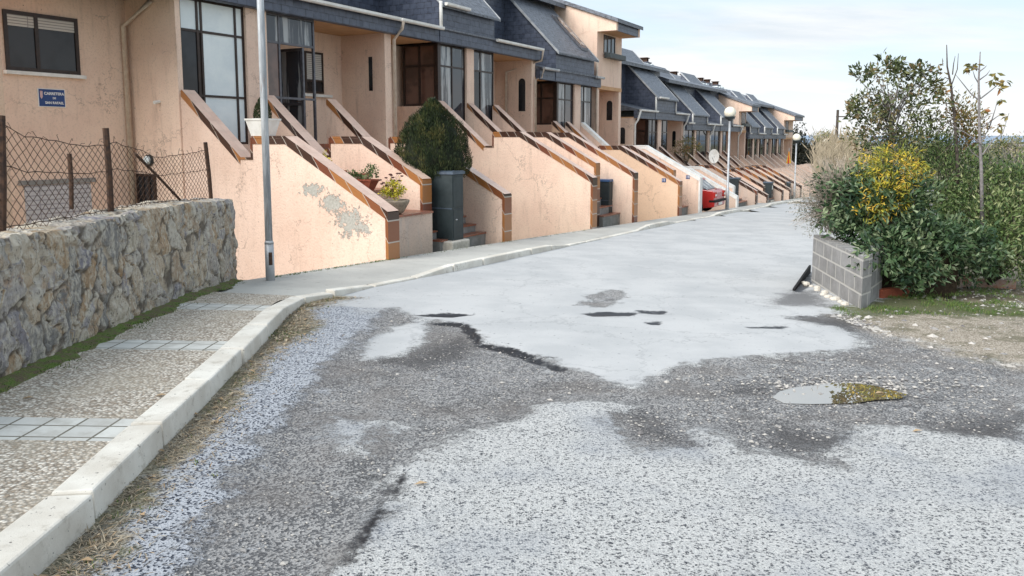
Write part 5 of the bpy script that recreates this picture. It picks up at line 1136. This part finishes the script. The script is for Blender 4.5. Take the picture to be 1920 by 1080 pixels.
mb = MB(); mb.box(uu0 - .01, uu1 + .01, cv0 - .05, cv0 + .22, cz0 + .48, cz0 + .58); mb.build('bumper', CAN, car, uvs=False, bevel=.02)
for s_ in (uu0 + .02, uu1 - .26):
    mb = MB(); mb.box(s_, s_ + .24, cv0 - .03, cv0 + .10, cz0 + .66, cz0 + .90, 0); mb.box(s_ + .02, s_ + .22, cv0 - .036, cv0 - .031, cz0 + .74, cz0 + .81, 1); mb.build('tail_light', [simple('lamp_red', (.45, .03, .02), None, 4, .2), WHITE], car, uvs=False)
for s_ in (uu0 + .0, uu1 - .2):
    for vv_ in (.75, 3.35):
        mb = MB(); mb.tube([(s_ - .01, cv0 + vv_, cz0 + .29), (s_ + .2, cv0 + vv_, cz0 + .29)], .29, 20); wl_ = mb.build('wheel', CAN, car, uvs=False)
        mb = MB(); mb.tube([(s_ - .02, cv0 + vv_, cz0 + .29), (s_ + .0, cv0 + vv_, cz0 + .29)], .17, 14); o = mb.build('rim', GALV, car, uvs=False); o.parent = wl_
mb = MB(); mb.box(uu0 + .55, uu1 - .55, cv0 - .05, cv0 - .02, cz0 + .36, cz0 + .46); mb.build('number_plate', WHITE, car, uvs=False)
# dish
t = thing('satellite_dish', (44.0, 11.9, -.2), 'white oval dish raised before the house behind the first globe lamp', 'satellite dish'); c_ = Vector((44.0, 11.9, .8))
mb = MB(); nn_ = 20; vs_ = [(c_.x + .05, c_.y, c_.z)]
for ring, (rr, dd) in enumerate(((.16, .03), (.34, -.02))):
    for k in range(nn_): a = 2 * math.pi * k / nn_; vs_.append((c_.x + dd - .02, c_.y + rr * .85 * math.cos(a), c_.z + rr * 1.15 * math.sin(a)))
fs = [(0, 1 + k, 1 + (k + 1) % nn_) for k in range(nn_)] + [(1 + k, 1 + nn_ + k, 1 + nn_ + (k + 1) % nn_, 1 + (k + 1) % nn_) for k in range(nn_)]
mb.add(vs_, fs); mb.build('dish', WHITE, t, uvs=False, recalc=False, smooth=True)
mb = MB(); mb.tube([(44.06, 11.9, -.4), (44.06, 11.9, .8)], .03, 6); mb.tube([(44.0, 11.9, .5), (43.6, 11.9, .75)], .015, 5); mb.build('mast', GALV, t, uvs=False)
# folded parasol far along the terraces
X, Y, z = py(1479, 296, 66); t = thing('folded_parasol', (X, Y, z - 1.2), 'yellow and red folded parasol on the far terraces by the second globe lamp', 'parasol', street=False)
mb = MB(); mb.tube([(X, Y, z - 1.2), (X, Y, z + .8)], .03, 6); mb.build('pole', GALV, t, uvs=False)
mb = MB()
for k in range(8):
    a = k * math.pi / 4; b = a + math.pi / 4; mb.add([(X, Y, z + .7), (X + .2 * math.cos(a), Y + .2 * math.sin(a), z - .45), (X + .2 * math.cos(b), Y + .2 * math.sin(b), z - .45)], [(0, 1, 2)], k % 2)
mb.build('canopy', [simple('parasol_yellow', (.8, .5, .03), None, 4, .7), simple('parasol_red', (.55, .05, .03), None, 4, .7)], t, uvs=False, recalc=False)
# ------------------------------------------------------------------ farther vegetation and pole
def fartree(x, y, Y, rx, rz, label, lm, n, Ln, base_y=None, name='tree', group='trees and bushes beyond the street end', cat='tree', more=()):
    es = [ell(x, y, Y, rx, rz, rx * Y / F)] + [ell(a, b, Y + c_, p_, q_, p_ * Y / F) for a, b, c_, p_, q_ in more]; X = py(x, y, Y)[0]; gzz = terrain(X, Y)
    t = thing(name, (X, Y, gzz), label, cat, group, street=False); mb = MB(); mb.tube([(X, Y, gzz - .3), (X, Y, max(gzz + .2, es[0][0].z))], [.16, .07], 7); twigs(mb, (X, Y, (gzz + es[0][0].z) / 2), es, 12, .05); mb.build('trunk', BARK, t, uvs=False)
    ml = MB(); leaves(ml, es, n, Ln, Ln * .5, shell=.3, clump=10, cr=Ln * 2.5); ml.build('crown', lm, t, uvs=False, recalc=False, tint=True)
fartree(1492, 290, 84, 34, 52, 'tall dark tree closing the end of the row of houses', DARKL, 5200, .34, more=((1512, 300, 2, 26, 40), (1478, 260, -2, 14, 34), (1500, 325, 0, 40, 30)))
fartree(1535, 305, 92, 26, 30, 'dark bushy tree right of the second globe lamp', DARKL, 2400, .34)
fartree(1547, 268, 120, 16, 18, 'pale yellow green treetop above the farthest globe lamp', FARG, 1300, .40)
fartree(1585, 275, 75, 24, 20, 'green bush beside the wooden utility pole', FARG, 1600, .26, cat='bush')
fartree(1575, 318, 60, 40, 26, 'olive bush at the foot of the dry reeds', FARG, 2200, .20, cat='bush')
fartree(1640, 300, 48, 50, 36, 'broad green bush hidden behind the yellow shrub', FARG, 2600, .18, cat='bush')
fartree(1730, 300, 40, 60, 36, 'wide olive bush behind the thin crowned tree', FARG, 2600, .16, cat='bush')
fartree(1890, 275, 70, 30, 12, 'low dark bush on the field at the right edge', FARG, 1000, .26, cat='bush')
fartree(1845, 290, 46, 30, 22, 'olive green bush seen behind the bare sapling', FARG, 1500, .16, cat='bush', more=((1900, 300, 3, 40, 14),))
mb = MB(); X, Y, z = py(1571, 206, 62); mb.tube([(X, Y, terrain(X, Y) - .5), (X, Y, z)], [.14, .10], 8); mb.box(X - .1, X + .75, Y - .04, Y + .04, z - .55, z - .47)
o = mb.build('utility_pole', BARK, org=(X, Y, terrain(X, Y)), uvs=False); tag(o, 'dark wooden utility pole standing beyond the reeds', 'utility pole')
mb = MB()
for _ in range(420):
    x = rnd.uniform(1528, 1625); Yr = rnd.uniform(22, 30); yb = 345; b = Vector(py(x, yb, Yr)); tp_ = Vector(py(x + rnd.uniform(-16, 16), rnd.uniform(245, 300), Yr)); mb.tube([b, b.lerp(tp_, .5) + rv() * .06, tp_], [.010, .009, .004], 3, cap=False)
    for _ in range(2):
        q = b.lerp(tp_, rnd.uniform(.4, 1)); mb.leaf(q, .35, .03, Vector((rnd.uniform(-1, 1), 0, .9)), rv(), .5)
o = mb.build('reeds', simple('dry_reed', (.42, .35, .25), (.28, .23, .16), 6, .8), org=(py(1575, 345, 26)[0], 26, gxy(py(1575, 345, 26)[0], 26)), uvs=False, recalc=False); tag(o, 'pale dry reeds standing behind the planter', 'reeds', kind='stuff')
# ------------------------------------------------------------------ ground cover scatter
def inpoly(x, y, poly):
    c = False; n = len(poly)
    for i in range(n):
        x0, y0 = poly[i]; x1, y1 = poly[(i + 1) % n]
        if (y0 > y) != (y1 > y) and x < (x1 - x0) * (y - y0) / (y1 - y0) + x0: c = not c
    return c
GR = [tuple(p) for p in poly_px(GRS)]; GRM = leafmat('grass_blades', [(.03, .07, .012), (.06, .12, .02), (.12, .17, .04), (.30, .26, .12)], .6)
mb = MB(); bx0, bx1 = min(p[0] for p in GR), min(8.5, max(p[0] for p in GR)); by0, by1 = min(p[1] for p in GR), max(p[1] for p in GR)
def tuft(mb, X, Y, z, n, h, sp_=.03, tb=.4):
    for _ in range(n):
        mb.leaf(Vector((X + rnd.gauss(0, sp_), Y + rnd.gauss(0, sp_), z)), h * rnd.uniform(.5, 1.3), .007, Vector((rnd.gauss(0, .5), rnd.gauss(0, .5), 1)), rv(), min(1, max(0, tb + rnd.gauss(0, .22))))
cnt = 0
while cnt < 1500:
    X, Y = rnd.uniform(bx0, bx1), rnd.uniform(by0, by1)
    if not inpoly(X, Y, GR) or noise.noise(Vector((X * 1.7, Y * 1.7, 0))) < .0: cnt += .2; continue
    tuft(mb, X, Y, gxy(X, Y), 7, .05); cnt += 1
for _ in range(420):                                        # weeds at the foot of the stone wall
    Y = rnd.uniform(2.2, 11.2); X = wallx(Y) + abs(rnd.gauss(0, .11)) + .03
    tuft(mb, X, Y, gxy(X, Y) + hn(uv(X, Y)[0]), 6, .022, .03, .35)
for _ in range(130):
    k = rnd.random(); i = rnd.randrange(len(KB) - 1); X = KB[i][0] + (KB[i + 1][0] - KB[i][0]) * k + abs(rnd.gauss(0, .12)) + .02; Y = KB[i][1] + (KB[i + 1][1] - KB[i][1]) * k; tuft(mb, X, Y, gxy(X, Y), 4, .03, .02, .7)
for _ in range(60): X, Y = gp(rnd.gauss(520, 18), rnd.gauss(628, 9)); tuft(mb, X, Y, gxy(X, Y), 6, .03, .03, .3)
for _ in range(240):
    u_ = rnd.uniform(8.4, 20) if rnd.random() < .5 else rnd.uniform(8.3, 11.2); X, Y = XY(u_, 8.70 - abs(rnd.gauss(0, .03))); tuft(mb, X, Y, gxy(X, Y) + .03, 4, .03, .02, rnd.choice((.3, .8)))
tag(mb.build('grass', GRM, recalc=False, uvs=False, tint=True, org=(0, 6, gxy(0, 6))), 'short green grass before the planter and along the stone wall', 'grass', kind='stuff')
# moss strip
m, nt, bs = base('moss'); g = N(nt, 'ShaderNodeNewGeometry'); pos = g.outputs['Position']; c = mixc(nt, ramp(nt, nz(nt, pos, 9, 6, .7), .4, .6), (.10, .16, .025), (.13, .10, .06)); c = mixc(nt, ramp(nt, nz(nt, pos, 40, 3), .6, .7), c, (.20, .22, .05))
L(nt, c, bs.inputs['Base Color']); bs.inputs['Roughness'].default_value = .95; bump(nt, bs, nz(nt, pos, 60, 5), 1, .02)
mb = MB(); yy = list(np.arange(.8, 11.3, .06)); cols_ = 9
for Y in yy:
    wd = .20 + .12 * noise.noise(Vector((Y * 1.4, 0, 0))) + .07 * noise.noise(Vector((Y * 6, 3, 0)))
    for k in range(cols_):
        t_ = k / (cols_ - 1); X = wallx(Y) - .05 + (wd + .05) * t_; mb.v.append((X, Y, gxy(X, Y) + hn(uv(X, Y)[0]) - .004 + .035 * (1 - t_) ** .6 * (t_ < 1) + .010 * noise.noise(Vector((X * 22, Y * 22, 0))) * (0 < k < cols_ - 1)))
for i in range(len(yy) - 1):
    for k in range(cols_ - 1): q = i * cols_ + k; mb.f.append([q, q + 1, q + 1 + cols_, q + cols_]); mb.m.append(0); mb.t.append(.5)
tag(mb.build('moss', m, recalc=False, uvs=False, smooth=True, org=(wallx(6), 6, gxy(-3.6, 6) + .1)), 'moss and weeds along the foot of the stone wall', 'moss', kind='stuff')
# loose gravel and stones
GV = leafmat('gravel_stones', [(.13, .12, .12), (.28, .27, .26), (.38, .36, .33), (.50, .47, .43)], .85)
mb = MB()
def pebble(mb, X, Y, s, z=0):
    a = rnd.uniform(0, 6.28); ca, sa = math.cos(a), math.sin(a); k = [rnd.uniform(.6, 1.2) for _ in range(6)]; zz_ = gxy(X, Y) + z; tn = rnd.random()
    pts = [(k[0] * s, 0), (0, k[1] * s * .8), (-k[2] * s, 0), (0, -k[3] * s * .8)]
    vs_ = [(X + x_ * ca - y_ * sa, Y + x_ * sa + y_ * ca, zz_ + s * .12) for x_, y_ in pts] + [(X + rnd.uniform(-.3, .3) * s, Y, zz_ + s * .6 * k[4]), (X, Y, zz_ - s * .3)]
    mb.add(vs_, [(0, 1, 4), (1, 2, 4), (2, 3, 4), (3, 0, 4), (1, 0, 5), (2, 1, 5), (3, 2, 5), (0, 3, 5)], 0, tn)
GVP = [tuple(p) for p in poly_px(GRV)]; W2P = [tuple(p) for p in poly_px(W2)]; W1P = [tuple(p) for p in poly_px(W1)]
def scat(poly, n, s0, s1, mx=9):
    a0, a1 = min(p[0] for p in poly), min(mx, max(p[0] for p in poly)); b0_, b1 = min(p[1] for p in poly), max(p[1] for p in poly); k = 0
    while k < n:
        X, Y = rnd.uniform(a0, a1), rnd.uniform(b0_, b1)
        if inpoly(X, Y, poly): pebble(mb, X, Y, rnd.uniform(s0, s1) * (1 + (rnd.random() < .04) * 1.0), -.012); k += 1
        else: k += .02
scat(GVP, 6500, .010, .036); scat(W2P, 1900, .006, .016); scat(W1P, 1700, .005, .013); scat(GR, 900, .01, .035)
for _ in range(420): X, Y = gp(rnd.gauss(1590, 95), rnd.gauss(722, 9), 0); pebble(mb, X, Y, rnd.uniform(.008, .028), -.006)
for _ in range(2600):
    i = rnd.randrange(1, len(KB) - 1); k = rnd.random(); X = KB[i][0] + (KB[i + 1][0] - KB[i][0]) * k + abs(rnd.gauss(0, .30)) + .02; Y = KB[i][1] + (KB[i + 1][1] - KB[i][1]) * k; pebble(mb, X, Y, rnd.uniform(.004, .011))
tag(mb.build('gravel', GV, recalc=False, uvs=False, tint=True, org=(2, 6, gxy(2, 6))), 'loose gravel and small stones lying on the broken asphalt', 'gravel', kind='stuff')
# dry leaves and needles by the kerb
DL = leafmat('dry_leaf', [(.09, .07, .05), (.26, .21, .15), (.44, .38, .28), (.36, .24, .13)], .8); mb = MB()
for _ in range(8500):
    i = rnd.randrange(1, len(KB) - 1); k = rnd.random(); X = KB[i][0] + (KB[i + 1][0] - KB[i][0]) * k + abs(rnd.gauss(0, .15)) + .015; Y = KB[i][1] + (KB[i + 1][1] - KB[i][1]) * k
    if noise.noise(Vector((X * 2, Y * 1.6, 4))) < -.15 and rnd.random() < .7: continue
    big = rnd.random() < .02; mb.leaf(Vector((X, Y, gxy(X, Y) + rnd.uniform(.004, .016))), rnd.uniform(.05, .07) if big else rnd.uniform(.025, .08), rnd.uniform(.025, .035) if big else rnd.uniform(.003, .007), Vector((rnd.gauss(0, 1), rnd.gauss(0, 1), .12)), Vector((0, 0, 1)), rnd.random() if not big else rnd.uniform(.6, 1))
for _ in range(700): X, Y = gp(rnd.gauss(545, 30), rnd.gauss(610, 18)); mb.leaf(Vector((X, Y, gxy(X, Y) + .01)), rnd.uniform(.03, .07), rnd.uniform(.004, .02), Vector((rnd.gauss(0, 1), rnd.gauss(0, 1), .15)), Vector((0, 0, 1)), rnd.random())
for x, y in ((40, 750), (775, 912), (1710, 812), (290, 745), (460, 640), (1640, 740)): X, Y = gp(x, y, .0 if x > 300 else .115); mb.leaf(Vector((X, Y, gxy(X, Y) + (.01 if x > 300 else .125))), .08, .035, Vector((1, .2, .05)), Vector((0, 0, 1)), .9)
tag(mb.build('dry_leaves', DL, recalc=False, uvs=False, tint=True, org=(-2, 5, gxy(-2, 5))), 'dry leaves and straw gathered along the near kerb', 'dry leaves', kind='stuff')
